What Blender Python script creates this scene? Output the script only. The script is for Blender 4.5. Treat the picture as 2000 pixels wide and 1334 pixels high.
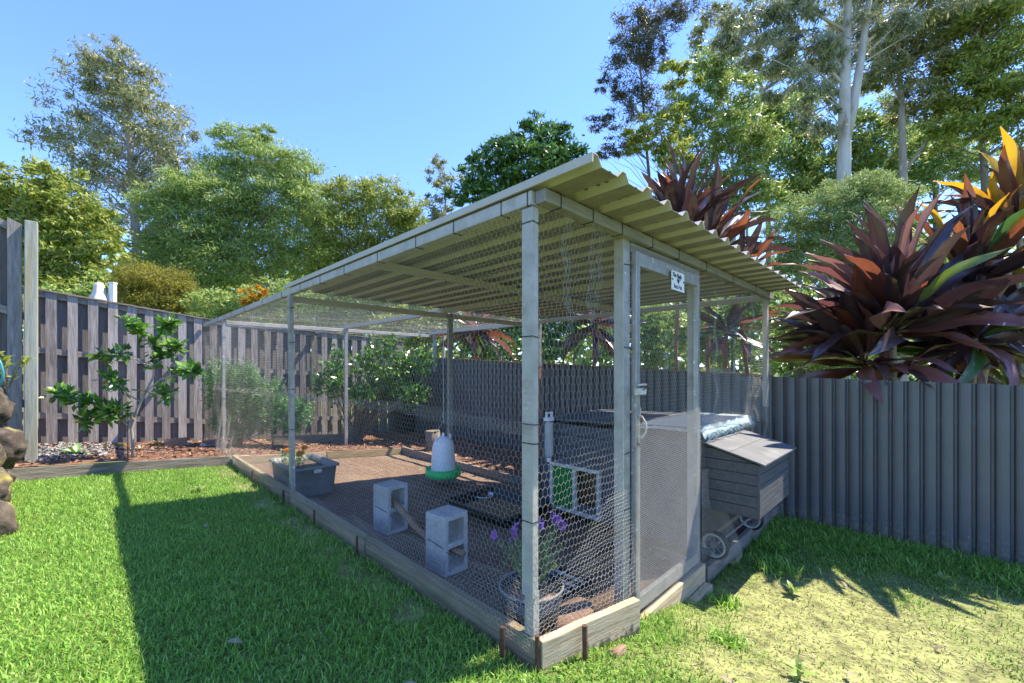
import bpy, bmesh, math, random
import numpy as np
from mathutils import Vector, Matrix

for _o in list(bpy.data.objects):
    bpy.data.objects.remove(_o)
scene = bpy.context.scene
COL = scene.collection
rad = math.radians

# ------------------------------------------------------------------ camera
CAMZ = 1.5
F = 826.0                      # focal length in photo pixels (photo 2000 wide)
cam_d = bpy.data.cameras.new("camera")
cam_d.sensor_width = 36.0
cam_d.lens = F / 2000.0 * 36.0
cam_d.shift_y = 55.0 / 2000.0
cam_d.clip_start = 0.05
cam_d.clip_end = 2000.0
cam = bpy.data.objects.new("camera", cam_d)
COL.objects.link(cam)
cam.location = (0, 0, CAMZ)
cam.rotation_euler = (rad(90), 0, 0)
scene.camera = cam

# ------------------------------------------------------------------ sky and sun
SUN = Vector((0.594, 0.2545, 1.0)).normalized()
world = bpy.data.worlds.new("World")
scene.world = world
world.use_nodes = True
nt = world.node_tree
sky = nt.nodes.new("ShaderNodeTexSky")
sky.sky_type = 'NISHITA'
sky.sun_disc = False
sky.sun_elevation = math.asin(SUN.z)
sky.sun_rotation = math.atan2(SUN.x, SUN.y)
sky.air_density = 1.0
sky.dust_density = 0.0
sky.ozone_density = 2.5
nt.nodes["Background"].inputs[1].default_value = 0.145
tint = nt.nodes.new("ShaderNodeMix"); tint.data_type = 'RGBA'; tint.blend_type = 'MULTIPLY'
tint.inputs[0].default_value = 1.0
tint.inputs[7].default_value = (.49, .585, .82, 1)      # the clear subtropical blue of that day
nt.links.new(sky.outputs[0], tint.inputs[6])
nt.links.new(tint.outputs[2], nt.nodes["Background"].inputs[0])
sun_d = bpy.data.lights.new("sun", 'SUN')
sun_d.energy = 3.2
sun_d.angle = rad(0.55)
sun_d.color = (1.0, 0.90, 0.73)
sun = bpy.data.objects.new("sun", sun_d)
COL.objects.link(sun)
sun.rotation_euler = SUN.to_track_quat('Z', 'Y').to_euler()
sun.location = (8, 4, 14)
scene.view_settings.view_transform = 'Standard'
scene.view_settings.look = 'None'
scene.view_settings.exposure = 1.9
scene.view_settings.gamma = 1.0
scene.render.engine = 'CYCLES'
scene.cycles.use_denoising = True
scene.cycles.max_bounces = 8
scene.cycles.transparent_max_bounces = 8

# ------------------------------------------------------------------ frames
CX, CY = 0.095, 1.75           # near corner of the chicken run
S2 = math.sqrt(0.5)

def W(q, r, z=0.0):            # run frame (q to the right-away, r to the left-away) -> world
    return Vector((CX + S2 * (q - r), CY + S2 * (q + r), z))

def U(px, py, d):              # a point seen at photo position px, py that stands d metres away
    return Vector(((px - 1000.0) / F * d, d, CAMZ + (722.0 - py) / F * d))

def smooth(x):
    x = np.clip(x, 0, 1)
    return x * x * (3 - 2 * x)

def wob(x, y, s=1.0, seed=0.0):   # cheap smooth noise, about -1..1
    x = np.asarray(x) * s + seed * 3.1
    y = np.asarray(y) * s - seed * 1.7
    return (np.sin(x * 1.9 + 1.3 * np.sin(y * 1.3 + seed)) + np.sin(y * 2.3 + 1.1 * np.sin(x * 1.7 + 2 * seed))
            + .6 * np.sin(x * 4.7 + y * 3.1 + seed) + .6 * np.sin(y * 5.3 - x * 3.7 + seed)) / 3.2

def g_yard(q, r):
    q = np.asarray(q, float); r = np.asarray(r, float)
    z = np.where(q <= 0, .27 - .07 * np.clip(q, -4, 0), .27 * (1 - smooth(q / 1.8)))
    z = z + .02 * np.clip(r, 0, 6) * (q > 1.8) + .012 * wob(q, r, 1.1, 2)
    return z

def g_floor(q, r):
    q = np.asarray(q, float); r = np.asarray(r, float)
    return .265 - .085 * np.clip(q, 0, 2.4) + .006 * wob(q, r, 3, 1) + .004 * wob(q, r, 9, 4)

def g_bed(q, r):
    q = np.asarray(q, float); r = np.asarray(r, float)
    back = .385 - .085 * q - .03 * (r - 5.25) / 2
    side = .15 + .03 * np.clip(q - 2.4, 0, 2)
    z = np.where(r > 5.2, np.maximum(back, .16), side)
    return z + .012 * wob(q, r, 4, 3)

# ------------------------------------------------------------------ materials
MATS = {}

def mat(name, stops, scale=6.0, stretch=(1, 1, 1), rough=.7, metal=0.0, bump=.15, bscale=None, detail=8.0,
        spec=.5, island=0.0, transl=0.0, second=None, objrand=0.0, coat=0.0, alpha=None):
    m = bpy.data.materials.new(name)
    m.use_nodes = True
    n = m.node_tree.nodes; L = m.node_tree.links
    bs = n["Principled BSDF"]
    tc = n.new("ShaderNodeTexCoord")
    mp = n.new("ShaderNodeMapping")
    mp.inputs['Scale'].default_value = stretch
    L.new(tc.outputs['Object'], mp.inputs[0])
    oi = n.new("ShaderNodeObjectInfo")
    ad = n.new("ShaderNodeVectorMath"); ad.operation = 'ADD'
    sc = n.new("ShaderNodeVectorMath"); sc.operation = 'SCALE'; sc.inputs[3].default_value = 37.0
    cb = n.new("ShaderNodeCombineXYZ")
    for i in range(3):
        L.new(oi.outputs['Random'], cb.inputs[i])
    L.new(cb.outputs[0], sc.inputs[0])
    L.new(mp.outputs[0], ad.inputs[0]); L.new(sc.outputs[0], ad.inputs[1])
    no = n.new("ShaderNodeTexNoise")
    no.inputs['Scale'].default_value = scale
    no.inputs['Detail'].default_value = detail
    no.inputs['Roughness'].default_value = .65
    L.new(ad.outputs[0], no.inputs['Vector'])
    fac = no.outputs[0]
    if island or objrand:
        geo = n.new("ShaderNodeNewGeometry")
        mx = n.new("ShaderNodeMix"); mx.data_type = 'FLOAT'
        mx.inputs[0].default_value = island or objrand
        L.new(fac, mx.inputs[2])
        L.new(geo.outputs['Random Per Island'] if island else oi.outputs['Random'], mx.inputs[3])
        fac = mx.outputs[0]
    cr = n.new("ShaderNodeValToRGB")
    e = cr.color_ramp.elements
    while len(e) < len(stops):
        e.new(.5)
    for i, (p, c) in enumerate(stops):
        e[i].position = p
        e[i].color = (*c, 1)
    L.new(fac, cr.inputs[0])
    colr = cr.outputs[0]
    if second:                        # (rgb, noise scale, low, high): stains laid over the base
        n2 = n.new("ShaderNodeTexNoise")
        n2.inputs['Scale'].default_value = second[1]; n2.inputs['Detail'].default_value = 6
        L.new(ad.outputs[0], n2.inputs['Vector'])
        mr = n.new("ShaderNodeMapRange")
        mr.inputs[1].default_value = second[2]; mr.inputs[2].default_value = second[3]
        L.new(n2.outputs[0], mr.inputs[0])
        m2 = n.new("ShaderNodeMix"); m2.data_type = 'RGBA'
        L.new(mr.outputs[0], m2.inputs[0]); L.new(colr, m2.inputs[6]); m2.inputs[7].default_value = (*second[0], 1)
        colr = m2.outputs[2]
    L.new(colr, bs.inputs['Base Color'])
    bs.inputs['Roughness'].default_value = rough
    bs.inputs['Metallic'].default_value = metal
    bs.inputs['Specular IOR Level'].default_value = spec
    bs.inputs['Coat Weight'].default_value = coat
    if bump:
        bp = n.new("ShaderNodeBump")
        bp.inputs['Strength'].default_value = bump
        bp.inputs['Distance'].default_value = .02
        if bscale:
            n3 = n.new("ShaderNodeTexNoise"); n3.inputs['Scale'].default_value = bscale; n3.inputs['Detail'].default_value = 5
            L.new(ad.outputs[0], n3.inputs['Vector']); L.new(n3.outputs[0], bp.inputs['Height'])
        else:
            L.new(no.outputs[0], bp.inputs['Height'])
        L.new(bp.outputs[0], bs.inputs['Normal'])
    if transl:
        tr = n.new("ShaderNodeBsdfTranslucent")
        L.new(colr, tr.inputs[0])
        ms = n.new("ShaderNodeMixShader"); ms.inputs[0].default_value = transl
        L.new(bs.outputs[0], ms.inputs[1]); L.new(tr.outputs[0], ms.inputs[2])
        L.new(ms.outputs[0], n["Material Output"].inputs[0])
    if alpha is not None:
        bs.inputs['Alpha'].default_value = alpha
    MATS[name] = m
    return m

def two(a, b, lo=.3, hi=.7):
    return [(lo, a), (hi, b)]

mat('galv', two((.30, .29, .285), (.50, .485, .475)), 14, rough=.42, metal=.55, bump=.05, second=((.75, .76, .76), 30, .62, .7))
mat('galv_cream', two((.36, .335, .30), (.50, .47, .425)), 9, rough=.55, metal=.15, bump=.05, second=((.27, .26, .21), 7, .58, .78))
mat('wire', two((.38, .36, .32), (.54, .51, .46)), 40, rough=.5, metal=.35, bump=0)
mat('wire_fine', two((.44, .42, .39), (.54, .52, .49)), 40, rough=.55, metal=.3, bump=0)
mat('beam_grey', two((.17, .16, .145), (.30, .285, .26)), 8, stretch=(.6, 6, 6), rough=.75, bump=.15)
mat('roof_pan', [(.3, (.17, .15, .13)), (.6, (.24, .215, .185)), (.85, (.31, .285, .245))], 9, rough=.8, bump=.05)
mat('roof_cream', two((.41, .365, .315), (.53, .48, .42)), 5, rough=.5, bump=.03, second=((.36, .34, .26), 5, .5, .8))
mat('sleeper', [(.25, (.16, .11, .06)), (.5, (.33, .245, .14)), (.8, (.44, .345, .21))], 5, stretch=(1, 9, 9), rough=.85, bump=.4,
    second=((.17, .19, .09), 2.2, .52, .72), objrand=.15)
mat('sleeper_pale', [(.25, (.33, .235, .135)), (.5, (.50, .385, .24)), (.8, (.58, .475, .32))], 5, stretch=(1, 10, 10), rough=.85, bump=.3,
    second=((.25, .17, .09), 4, .6, .75))
mat('sleeper_old', [(.25, (.12, .10, .08)), (.5, (.24, .20, .165)), (.8, (.33, .29, .24))], 5, stretch=(1, 9, 9), rough=.9, bump=.5,
    second=((.12, .11, .06), 3, .5, .75), objrand=.15)
mat('rust', two((.06, .028, .016), (.15, .07, .04)), 30, rough=.9, bump=.4)
mat('paling', [(.25, (.075, .064, .06)), (.45, (.23, .208, .198)), (.6, (.34, .312, .30)), (.8, (.44, .41, .39))], 4.5, stretch=(9, 9, .8),
    rough=.9, bump=.45, objrand=.3, second=((.17, .13, .09), 1.7, .55, .8))
mat('paling_back', [(.2, (.09, .08, .08)), (.8, (.26, .24, .235))], 4.5, stretch=(9, 9, .8), rough=.9, bump=.4, objrand=.3)
mat('rail', two((.16, .14, .125), (.31, .28, .25)), 5, stretch=(.8, 9, 9), rough=.9, bump=.4)
mat('post_wood', [(.25, (.19, .20, .18)), (.6, (.33, .34, .29)), (.85, (.40, .40, .36))], 4, stretch=(8, 8, .8), rough=.9, bump=.4,
    second=((.30, .25, .12), 1.6, .5, .75))
mat('slate', two((.096, .099, .105), (.124, .127, .133)), 3, rough=.45, metal=0, bump=.015, second=((.13, .125, .115), 24, .67, .74))
mat('slate_cap', two((.16, .09, .055), (.26, .15, .09)), 9, rough=.8, bump=.2)
mat('hen_grey', two((.050, .054, .064), (.088, .091, .102)), 5, stretch=(1, 7, 7), rough=.75, bump=.2, second=((.22, .22, .22), 14, .64, .75))
mat('hen_dark', two((.06, .065, .075), (.11, .115, .13)), 5, stretch=(1, 7, 7), rough=.75, bump=.2)
mat('hen_lid', two((.082, .087, .096), (.13, .135, .145)), 4, rough=.7, bump=.1, second=((.22, .22, .22), 7, .55, .8))
mat('hen_inside', two((.16, .10, .055), (.30, .20, .11)), 18, rough=.95, bump=.3)
mat('cloth_blue', two((.33, .45, .47), (.55, .66, .66)), 22, rough=.95, bump=.4, transl=.2)
mat('green_plastic', two((.01, .55, .12), (.02, .62, .16)), 5, rough=.35, bump=0)
mat('green_door', two((.01, .16, .03), (.02, .22, .045)), 5, rough=.4, bump=0)
mat('white_plastic', two((.76, .77, .76), (.84, .85, .84)), 5, rough=.4, bump=.02)
mat('grey_frame', two((.42, .42, .38), (.55, .55, .50)), 8, rough=.5, bump=.03)
mat('tub_grey', two((.15, .16, .17), (.24, .25, .255)), 5, rough=.5, bump=.03, transl=.1, second=((.20, .18, .15), 8, .55, .8))
mat('concrete', [(.25, (.31, .30, .285)), (.6, (.46, .45, .43)), (.8, (.56, .55, .53))], 26, rough=.95, bump=.5, second=((.30, .28, .25), 3, .5, .8))
mat('black_plastic', two((.014, .014, .017), (.03, .03, .034)), 9, rough=.45, bump=.03)
mat('pot_black', two((.016, .017, .02), (.05, .05, .055)), 7, rough=.4, bump=.03)
mat('pot_rim', two((.14, .145, .15), (.24, .245, .25)), 7, rough=.45, bump=.03)
mat('steel', two((.5, .5, .5), (.7, .7, .7)), 9, rough=.25, metal=.9, bump=.02)
mat('terracotta', two((.22, .13, .085), (.34, .215, .15)), 12, rough=.9, bump=.25)
mat('bark', two((.11, .085, .06), (.25, .20, .15)), 10, stretch=(3, 3, .6), rough=.95, bump=.5)
mat('bark_pale', [(.3, (.30, .26, .22)), (.55, (.50, .46, .41)), (.8, (.62, .59, .55))], 1.6, stretch=(2, 2, .5), rough=.8, bump=.15,
    second=((.24, .18, .13), 2.5, .58, .7))
mat('bark_gum', two((.24, .20, .165), (.42, .37, .32)), 3, stretch=(3, 3, .6), rough=.9, bump=.3)
mat('perch', two((.20, .12, .07), (.36, .24, .15)), 12, rough=.9, bump=.5)
mat('cane', two((.24, .19, .11), (.46, .38, .25)), 5, stretch=(1, 1, 9), rough=.8, bump=.4)
mat('cane_red', two((.22, .09, .055), (.38, .19, .12)), 7, stretch=(1, 1, 4), rough=.85, bump=.3)
mat('mulch', [(.2, (.06, .03, .018)), (.5, (.17, .085, .05)), (.8, (.33, .19, .115))], 40, rough=.95, bump=.8, bscale=60)
mat('mulch_chip', [(.1, (.07, .032, .02)), (.5, (.22, .105, .06)), (.9, (.42, .26, .16))], 6, rough=.95, bump=.1, island=.9)
mat('dirt', [(.2, (.08, .046, .03)), (.5, (.165, .105, .07)), (.8, (.25, .172, .12))], 14, rough=.98, bump=.8, bscale=45, second=((.22, .155, .105), 1.6, .45, .7))
mat('litter', [(.1, (.10, .07, .05)), (.5, (.26, .20, .14)), (.9, (.42, .36, .27))], 6, rough=.95, bump=0, island=.9)
mat('thatch', [(.1, (.05, .045, .02)), (.5, (.15, .13, .06)), (.9, (.42, .39, .22))], 6, rough=.95, bump=0, island=.9)
mat('gravel', [(.1, (.12, .12, .12)), (.9, (.34, .33, .31))], 6, rough=.95, bump=.1, island=.9)
mat('rock', [(.25, (.018, .014, .011)), (.5, (.065, .05, .038)), (.75, (.16, .13, .10))], 9, rough=.95, bump=.9, detail=12,
    second=((.30, .26, .07), 3.2, .60, .68))
mat('hose', two((.02, .19, .22), (.04, .26, .28)), 9, rough=.45, bump=.02)
mat('canvas', two((.50, .47, .43), (.62, .59, .55)), 6, rough=.9, bump=.1)
mat('white_paint', two((.66, .67, .67), (.78, .78, .78)), 6, rough=.6, bump=.03)
mat('card_white', two((.74, .76, .80), (.80, .82, .86)), 6, rough=.6, bump=0)
mat('ink', two((.01, .01, .012), (.02, .02, .02)), 6, rough=.7, bump=0)
mat('bird', two((.01, .01, .014), (.03, .03, .035)), 6, rough=.5, bump=0)
mat('tie', two((.02, .02, .02), (.05, .05, .05)), 6, rough=.5, bump=0)
mat('string', two((.42, .50, .52), (.55, .62, .62)), 20, rough=.7, bump=0)
mat('pipe_pale', two((.20, .19, .12), (.32, .30, .20)), 9, rough=.7, bump=.1)
mat('clear_plastic', two((.55, .57, .58), (.66, .68, .69)), 9, rough=.25, bump=.02, alpha=.55)
mat('beige_metal', two((.50, .46, .38), (.60, .56, .48)), 20, rough=.6, bump=.1, second=((.28, .12, .05), 18, .55, .65))
mat('soil', two((.06, .045, .035), (.15, .11, .085)), 30, rough=.98, bump=.8)
mat('screw', two((.05, .05, .05), (.12, .12, .11)), 20, rough=.6, bump=0)
mat('slate_tile', two((.25, .26, .28), (.36, .37, .38)), 9, rough=.8, bump=.2)

def leafmat(name, cols, transl=.45, rough=.5, spec=.4, scale=1.2, island=.6):
    k = len(cols)
    mat(name, [(.15 + .7 * i / max(1, k - 1), c) for i, c in enumerate(cols)], scale, rough=rough, bump=0, transl=transl,
        island=island, spec=spec, detail=3)

leafmat('grass', [(0.131, 0.250, 0.034), (0.206, 0.396, 0.053), (0.295, 0.544, 0.084), (0.500, 0.669, 0.170)], .42, .45, .4, 1.0, .62)
leafmat('grass_dry', [(0.120, 0.221, 0.032), (0.219, 0.331, 0.063), (0.339, 0.397, 0.137)], .4, .6, .3, 1.0, .7)
leafmat('gum_leaf', [(0.147, 0.175, 0.072), (0.229, 0.266, 0.102), (0.333, 0.347, 0.153), (0.427, 0.325, 0.163)], .3, .45, .5)
leafmat('gum_leaf_blue', [(0.166, 0.208, 0.109), (0.281, 0.311, 0.172), (0.428, 0.428, 0.248)], .3, .45, .5)
leafmat('wattle', [(0.142, 0.226, 0.053), (0.241, 0.353, 0.083), (0.380, 0.479, 0.132), (0.534, 0.569, 0.204)], .4, .5, .4)
leafmat('lime_leaf', [(0.120, 0.172, 0.031), (0.223, 0.294, 0.051), (0.360, 0.408, 0.078), (0.480, 0.490, 0.117)], .4, .5, .4)
leafmat('golden_leaf', [(0.145, 0.157, 0.023), (0.250, 0.239, 0.035), (0.356, 0.314, 0.058)], .4, .6, .3)
leafmat('dark_leaf', [(0.037, 0.086, 0.025), (0.062, 0.147, 0.036), (0.103, 0.224, 0.044), (0.248, 0.414, 0.041)], .25, .3, .6)
leafmat('feather_leaf', [(0.065, 0.072, 0.039), (0.104, 0.111, 0.055), (0.169, 0.143, 0.065)], .3, .5, .4)
leafmat('bush_leaf', [(0.109, 0.190, 0.056), (0.202, 0.318, 0.084), (0.330, 0.451, 0.127), (0.623, 0.581, 0.140)], .35, .45, .5)
leafmat('fern_leaf', [(0.159, 0.219, 0.067), (0.262, 0.351, 0.111), (0.419, 0.505, 0.189)], .4, .55, .4)
leafmat('orange_leaf', [(0.660, 0.630, 0.036), (0.720, 0.420, 0.024), (0.540, 0.150, 0.036), (0.300, 0.450, 0.036)], .45, .5, .4)
leafmat('citrus_leaf', [(0.030, 0.088, 0.025), (0.055, 0.138, 0.037), (0.138, 0.300, 0.037), (0.275, 0.450, 0.062)], .3, .28, .6)
leafmat('rosemary', [(0.069, 0.166, 0.062), (0.137, 0.270, 0.104), (0.229, 0.374, 0.146)], .3, .6, .3)
leafmat('lavender', [(.14, .22, .10), (.22, .31, .14), (.30, .40, .18)], .35, .6, .3)
leafmat('lavender_flower', [(.28, .10, .42), (.42, .18, .58), (.55, .28, .68)], .35, .6, .3)
leafmat('marigold', [(.75, .38, .01), (.85, .30, .01), (.80, .48, .02)], .3, .6, .3)

def cordymat(name, cols, transl, rough=.36, tip=None):
    m = mat(name, [(.15 + .7 * i / max(1, len(cols) - 1), c) for i, c in enumerate(cols)], 3.0, stretch=(.7, 6, 6), rough=rough, bump=.12,
        transl=transl, objrand=.45, spec=.8, detail=5, coat=.45)
    if tip:                      # leaf blades grow from a dark base to a coloured tip
        n = m.node_tree.nodes; L = m.node_tree.links
        bs = n["Principled BSDF"]; old = bs.inputs['Base Color'].links[0].from_socket
        tc = n.new("ShaderNodeTexCoord"); sx = n.new("ShaderNodeSeparateXYZ"); L.new(tc.outputs['Object'], sx.inputs[0])
        no = n.new("ShaderNodeTexNoise"); no.inputs['Scale'].default_value = 4; L.new(tc.outputs['Object'], no.inputs['Vector'])
        a = n.new("ShaderNodeMath"); a.operation = 'MULTIPLY_ADD'; a.inputs[1].default_value = .7
        L.new(no.outputs[0], a.inputs[0]); L.new(sx.outputs[0], a.inputs[2])
        mr = n.new("ShaderNodeMapRange"); mr.inputs[1].default_value = tip[0]; mr.inputs[2].default_value = tip[1]
        L.new(a.outputs[0], mr.inputs[0])
        mx = n.new("ShaderNodeMix"); mx.data_type = 'RGBA'; mx.inputs[6].default_value = (.06, .018, .016, 1)
        L.new(mr.outputs[0], mx.inputs[0]); L.new(old, mx.inputs[7])
        for l in list(old.links):
            if l.to_node != mx: L.new(mx.outputs[2], l.to_socket)
cordymat('cordyline_dark', [(.026, .015, .018), (.05, .026, .029), (.085, .045, .047), (.13, .075, .072)], .18)
cordymat('cordyline_red', [(.12, .035, .024), (.21, .065, .03), (.33, .12, .035)], .45, tip=(.5, 1.1))
cordymat('cordyline_gold', [(.50, .22, .012), (.62, .34, .015), (.66, .46, .03)], .5, tip=(.55, 1.05))
cordymat('cordyline_green', [(.03, .09, .03), (.07, .16, .03), (.22, .26, .03)], .4)
cordymat('cordyline_pink', [(.15, .055, .055), (.25, .10, .095), (.30, .15, .14)], .3, .6)

def splash(name, z0, z1, col):
    m = MATS[name]; n = m.node_tree.nodes; L = m.node_tree.links
    bs = n["Principled BSDF"]; old = bs.inputs['Base Color'].links[0].from_socket
    tc = n.new("ShaderNodeTexCoord"); sx = n.new("ShaderNodeSeparateXYZ"); L.new(tc.outputs['Object'], sx.inputs[0])
    mr = n.new("ShaderNodeMapRange"); mr.inputs[1].default_value = z0; mr.inputs[2].default_value = z1; mr.inputs[3].default_value = .30; mr.inputs[4].default_value = -.25
    L.new(sx.outputs[2], mr.inputs[0])
    no = n.new("ShaderNodeTexNoise"); no.inputs['Scale'].default_value = 34; no.inputs['Detail'].default_value = 7; L.new(tc.outputs['Object'], no.inputs['Vector'])
    a = n.new("ShaderNodeMath"); a.operation = 'ADD'; L.new(no.outputs[0], a.inputs[0]); L.new(mr.outputs[0], a.inputs[1])
    r2 = n.new("ShaderNodeMapRange"); r2.inputs[1].default_value = .62; r2.inputs[2].default_value = .78; L.new(a.outputs[0], r2.inputs[0])
    mx = n.new("ShaderNodeMix"); mx.data_type = 'RGBA'; mx.inputs[7].default_value = (*col, 1)
    L.new(r2.outputs[0], mx.inputs[0]); L.new(old, mx.inputs[6]); L.new(mx.outputs[2], bs.inputs['Base Color'])
splash('slate', .0, .45, (.19, .17, .12))
splash('sleeper_pale', -.02, .10, (.13, .10, .06))

# ground: lawn thatch and worn sandy soil, mixed by a mask stored on the sheet
def ground_mat():
    m = mat('lawn_soil', [(.2, (.07, .10, .022)), (.5, (.12, .165, .035)), (.8, (.21, .24, .07))], 22, rough=.98, bump=.7, bscale=50)
    n = m.node_tree.nodes; L = m.node_tree.links
    bs = n["Principled BSDF"]
    old = bs.inputs['Base Color'].links[0].from_socket
    at = n.new("ShaderNodeAttribute"); at.attribute_name = 'worn'
    no = n.new("ShaderNodeTexNoise"); no.inputs['Scale'].default_value = 7; no.inputs['Detail'].default_value = 14; no.inputs['Roughness'].default_value = .72
    tc = n.new("ShaderNodeTexCoord"); L.new(tc.outputs['Object'], no.inputs['Vector'])
    cr = n.new("ShaderNodeValToRGB")
    cr.color_ramp.elements.new(.5).color = (.25, .265, .09, 1)
    cr.color_ramp.elements[0].position = .36; cr.color_ramp.elements[0].color = (.11, .11, .04, 1)
    cr.color_ramp.elements[2].position = .66; cr.color_ramp.elements[2].color = (.37, .385, .14, 1)
    L.new(no.outputs[0], cr.inputs[0])
    mx = n.new("ShaderNodeMix"); mx.data_type = 'RGBA'
    L.new(at.outputs['Fac'], mx.inputs[0]); L.new(old, mx.inputs[6]); L.new(cr.outputs[0], mx.inputs[7])
    L.new(mx.outputs[2], bs.inputs['Base Color'])
ground_mat()

# ------------------------------------------------------------------ mesh helpers
def link(o, parent=None):
    COL.objects.link(o)
    if parent is not None:
        o.parent = parent
    return o

def tag(o, label=None, cat=None, group=None, kind=None):
    if label: o['label'] = label
    if cat: o['category'] = cat
    if group: o['group'] = group
    if kind: o['kind'] = kind
    return o

def empty(name, loc, rz=0.0, label=None, cat=None, group=None):
    o = bpy.data.objects.new(name, None)
    o.empty_display_size = .1
    o.location = loc
    o.rotation_euler = (0, 0, rz)
    link(o)
    return tag(o, label, cat, group)

def E(name, q, r, z, label, cat, group=None, rz=0.0):   # a thing standing in the run frame
    return empty(name, W(q, r, z), rad(45) + rz, label, cat, group)

def mesh_np(name, V, Fq, n, material, smooth_=False):
    """V (N,3) float, Fq (M,n) int"""
    me = bpy.data.meshes.new(name)
    V = np.asarray(V, np.float32); Fq = np.asarray(Fq, np.int32)
    me.vertices.add(len(V)); me.vertices.foreach_set('co', V.ravel())
    me.loops.add(Fq.size); me.loops.foreach_set('vertex_index', Fq.ravel())
    me.polygons.add(len(Fq))
    me.polygons.foreach_set('loop_start', np.arange(len(Fq), dtype=np.int32) * n)
    me.update(calc_edges=True)
    if smooth_:
        me.polygons.foreach_set('use_smooth', np.ones(len(Fq), bool))
    if material:
        me.materials.append(MATS[material])
    return me

class MB:
    def __init__(s):
        s.v = []; s.f = []
    def box(s, x0, x1, y0, y1, z0, z1):
        b = len(s.v)
        s.v += [(x0, y0, z0), (x1, y0, z0), (x1, y1, z0), (x0, y1, z0), (x0, y0, z1), (x1, y0, z1), (x1, y1, z1), (x0, y1, z1)]
        s.f += [tuple(b + i for i in f) for f in ((0, 3, 2, 1), (4, 5, 6, 7), (0, 1, 5, 4), (1, 2, 6, 5), (2, 3, 7, 6), (3, 0, 4, 7))]
        return s
    def hexa(s, pts):          # 8 points: bottom ring then top ring
        b = len(s.v); s.v += [tuple(p) for p in pts]
        s.f += [tuple(b + i for i in f) for f in ((0, 3, 2, 1), (4, 5, 6, 7), (0, 1, 5, 4), (1, 2, 6, 5), (2, 3, 7, 6), (3, 0, 4, 7))]
        return s
    def bar(s, p0, p1, w, h, up=(0, 0, 1)):
        p0 = Vector(p0); p1 = Vector(p1)
        d = (p1 - p0).normalized(); u = Vector(up)
        if abs(d.dot(u)) > .97: u = Vector((0, 1, 0))
        a = d.cross(u).normalized(); c = a.cross(d).normalized()
        a = a * w / 2; c = c * h / 2
        return s.hexa([p0 - a - c, p0 + a - c, p1 + a - c, p1 - a - c, p0 - a + c, p0 + a + c, p1 + a + c, p1 - a + c])
    def tube(s, pts, radii, n=8, cap=True):
        pts = [Vector(p) for p in pts]
        if not hasattr(radii, '__len__'): radii = [radii] * len(pts)
        b = len(s.v); prev = None
        for i, p in enumerate(pts):
            d = (pts[min(i + 1, len(pts) - 1)] - pts[max(i - 1, 0)])
            d = d.normalized() if d.length > 1e-9 else Vector((0, 0, 1))
            if prev is None:
                a = d.cross(Vector((0, 0, 1)))
                if a.length < .1: a = d.cross(Vector((1, 0, 0)))
            else:
                a = prev - d * prev.dot(d)
                if a.length < 1e-6: a = d.cross(Vector((1, 0, 0)))
            a.normalize(); prev = a; c = d.cross(a)
            for k in range(n):
                t = 2 * math.pi * k / n
                s.v.append(tuple(p + (a * math.cos(t) + c * math.sin(t)) * radii[i]))
        for i in range(len(pts) - 1):
            for k in range(n):
                k2 = (k + 1) % n
                s.f.append((b + i * n + k, b + i * n + k2, b + (i + 1) * n + k2, b + (i + 1) * n + k))
        if cap:
            s.f.append(tuple(b + k for k in range(n))[::-1])
            s.f.append(tuple(b + (len(pts) - 1) * n + k for k in range(n)))
        return s
    def lathe(s, prof, n=24, cx=0, cy=0, closed=False):   # prof: (radius, z)
        b = len(s.v)
        for (rr, z) in prof:
            for k in range(n):
                t = 2 * math.pi * k / n
                s.v.append((cx + rr * math.cos(t), cy + rr * math.sin(t), z))
        for i in range(len(prof) - 1):
            for k in range(n):
                k2 = (k + 1) % n
                s.f.append((b + i * n + k, b + i * n + k2, b + (i + 1) * n + k2, b + (i + 1) * n + k))
        return s
    def poly(s, pts):
        b = len(s.v); s.v += [tuple(p) for p in pts]
        s.f.append(tuple(range(b, b + len(pts)))); return s
    def mesh(s, name, material=None, smooth_=False):
        me = bpy.data.meshes.new(name)
        me.from_pydata(s.v, [], s.f); me.update()
        if smooth_:
            me.polygons.foreach_set('use_smooth', [True] * len(me.polygons))
        if material: me.materials.append(MATS[material])
        return me
    def build(s, name, material, parent=None, smooth_=False, bevel=0, loc=None, rz=None):
        o = bpy.data.objects.new(name, s.mesh(name, material, smooth_))
        link(o, parent)
        if loc is not None: o.location = loc
        if rz is not None: o.rotation_euler = (0, 0, rz)
        if bevel:
            md = o.modifiers.new('bevel', 'BEVEL'); md.width = bevel; md.segments = 2; md.limit_method = 'ANGLE'
        return o

def mobj(name, me, parent=None, loc=None, rot=None, scale=None):
    o = bpy.data.objects.new(name, me)
    link(o, parent)
    if loc is not None: o.location = loc
    if rot is not None: o.rotation_euler = rot
    if scale is not None: o.scale = scale if hasattr(scale, '__len__') else (scale,) * 3
    return o

def unit(v):
    return v / np.maximum(np.linalg.norm(v, axis=1, keepdims=True), 1e-9)

def leaf_cloud(cent, axis, nrm, ln, wd):
    """rhombic leaves: centres, long axis, surface normal, lengths, widths -> verts, quads"""
    axis = unit(axis); side = unit(np.cross(nrm, axis))
    ln = ln[:, None]; wd = wd[:, None]
    a = cent - axis * ln * .5; b = cent + side * wd * .5 - axis * ln * .05
    c = cent + axis * ln * .5; d = cent - side * wd * .5 - axis * ln * .05
    V = np.stack([a, b, c, d], 1).reshape(-1, 3)
    Fq = np.arange(len(cent) * 4).reshape(-1, 4)
    return V, Fq

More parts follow.
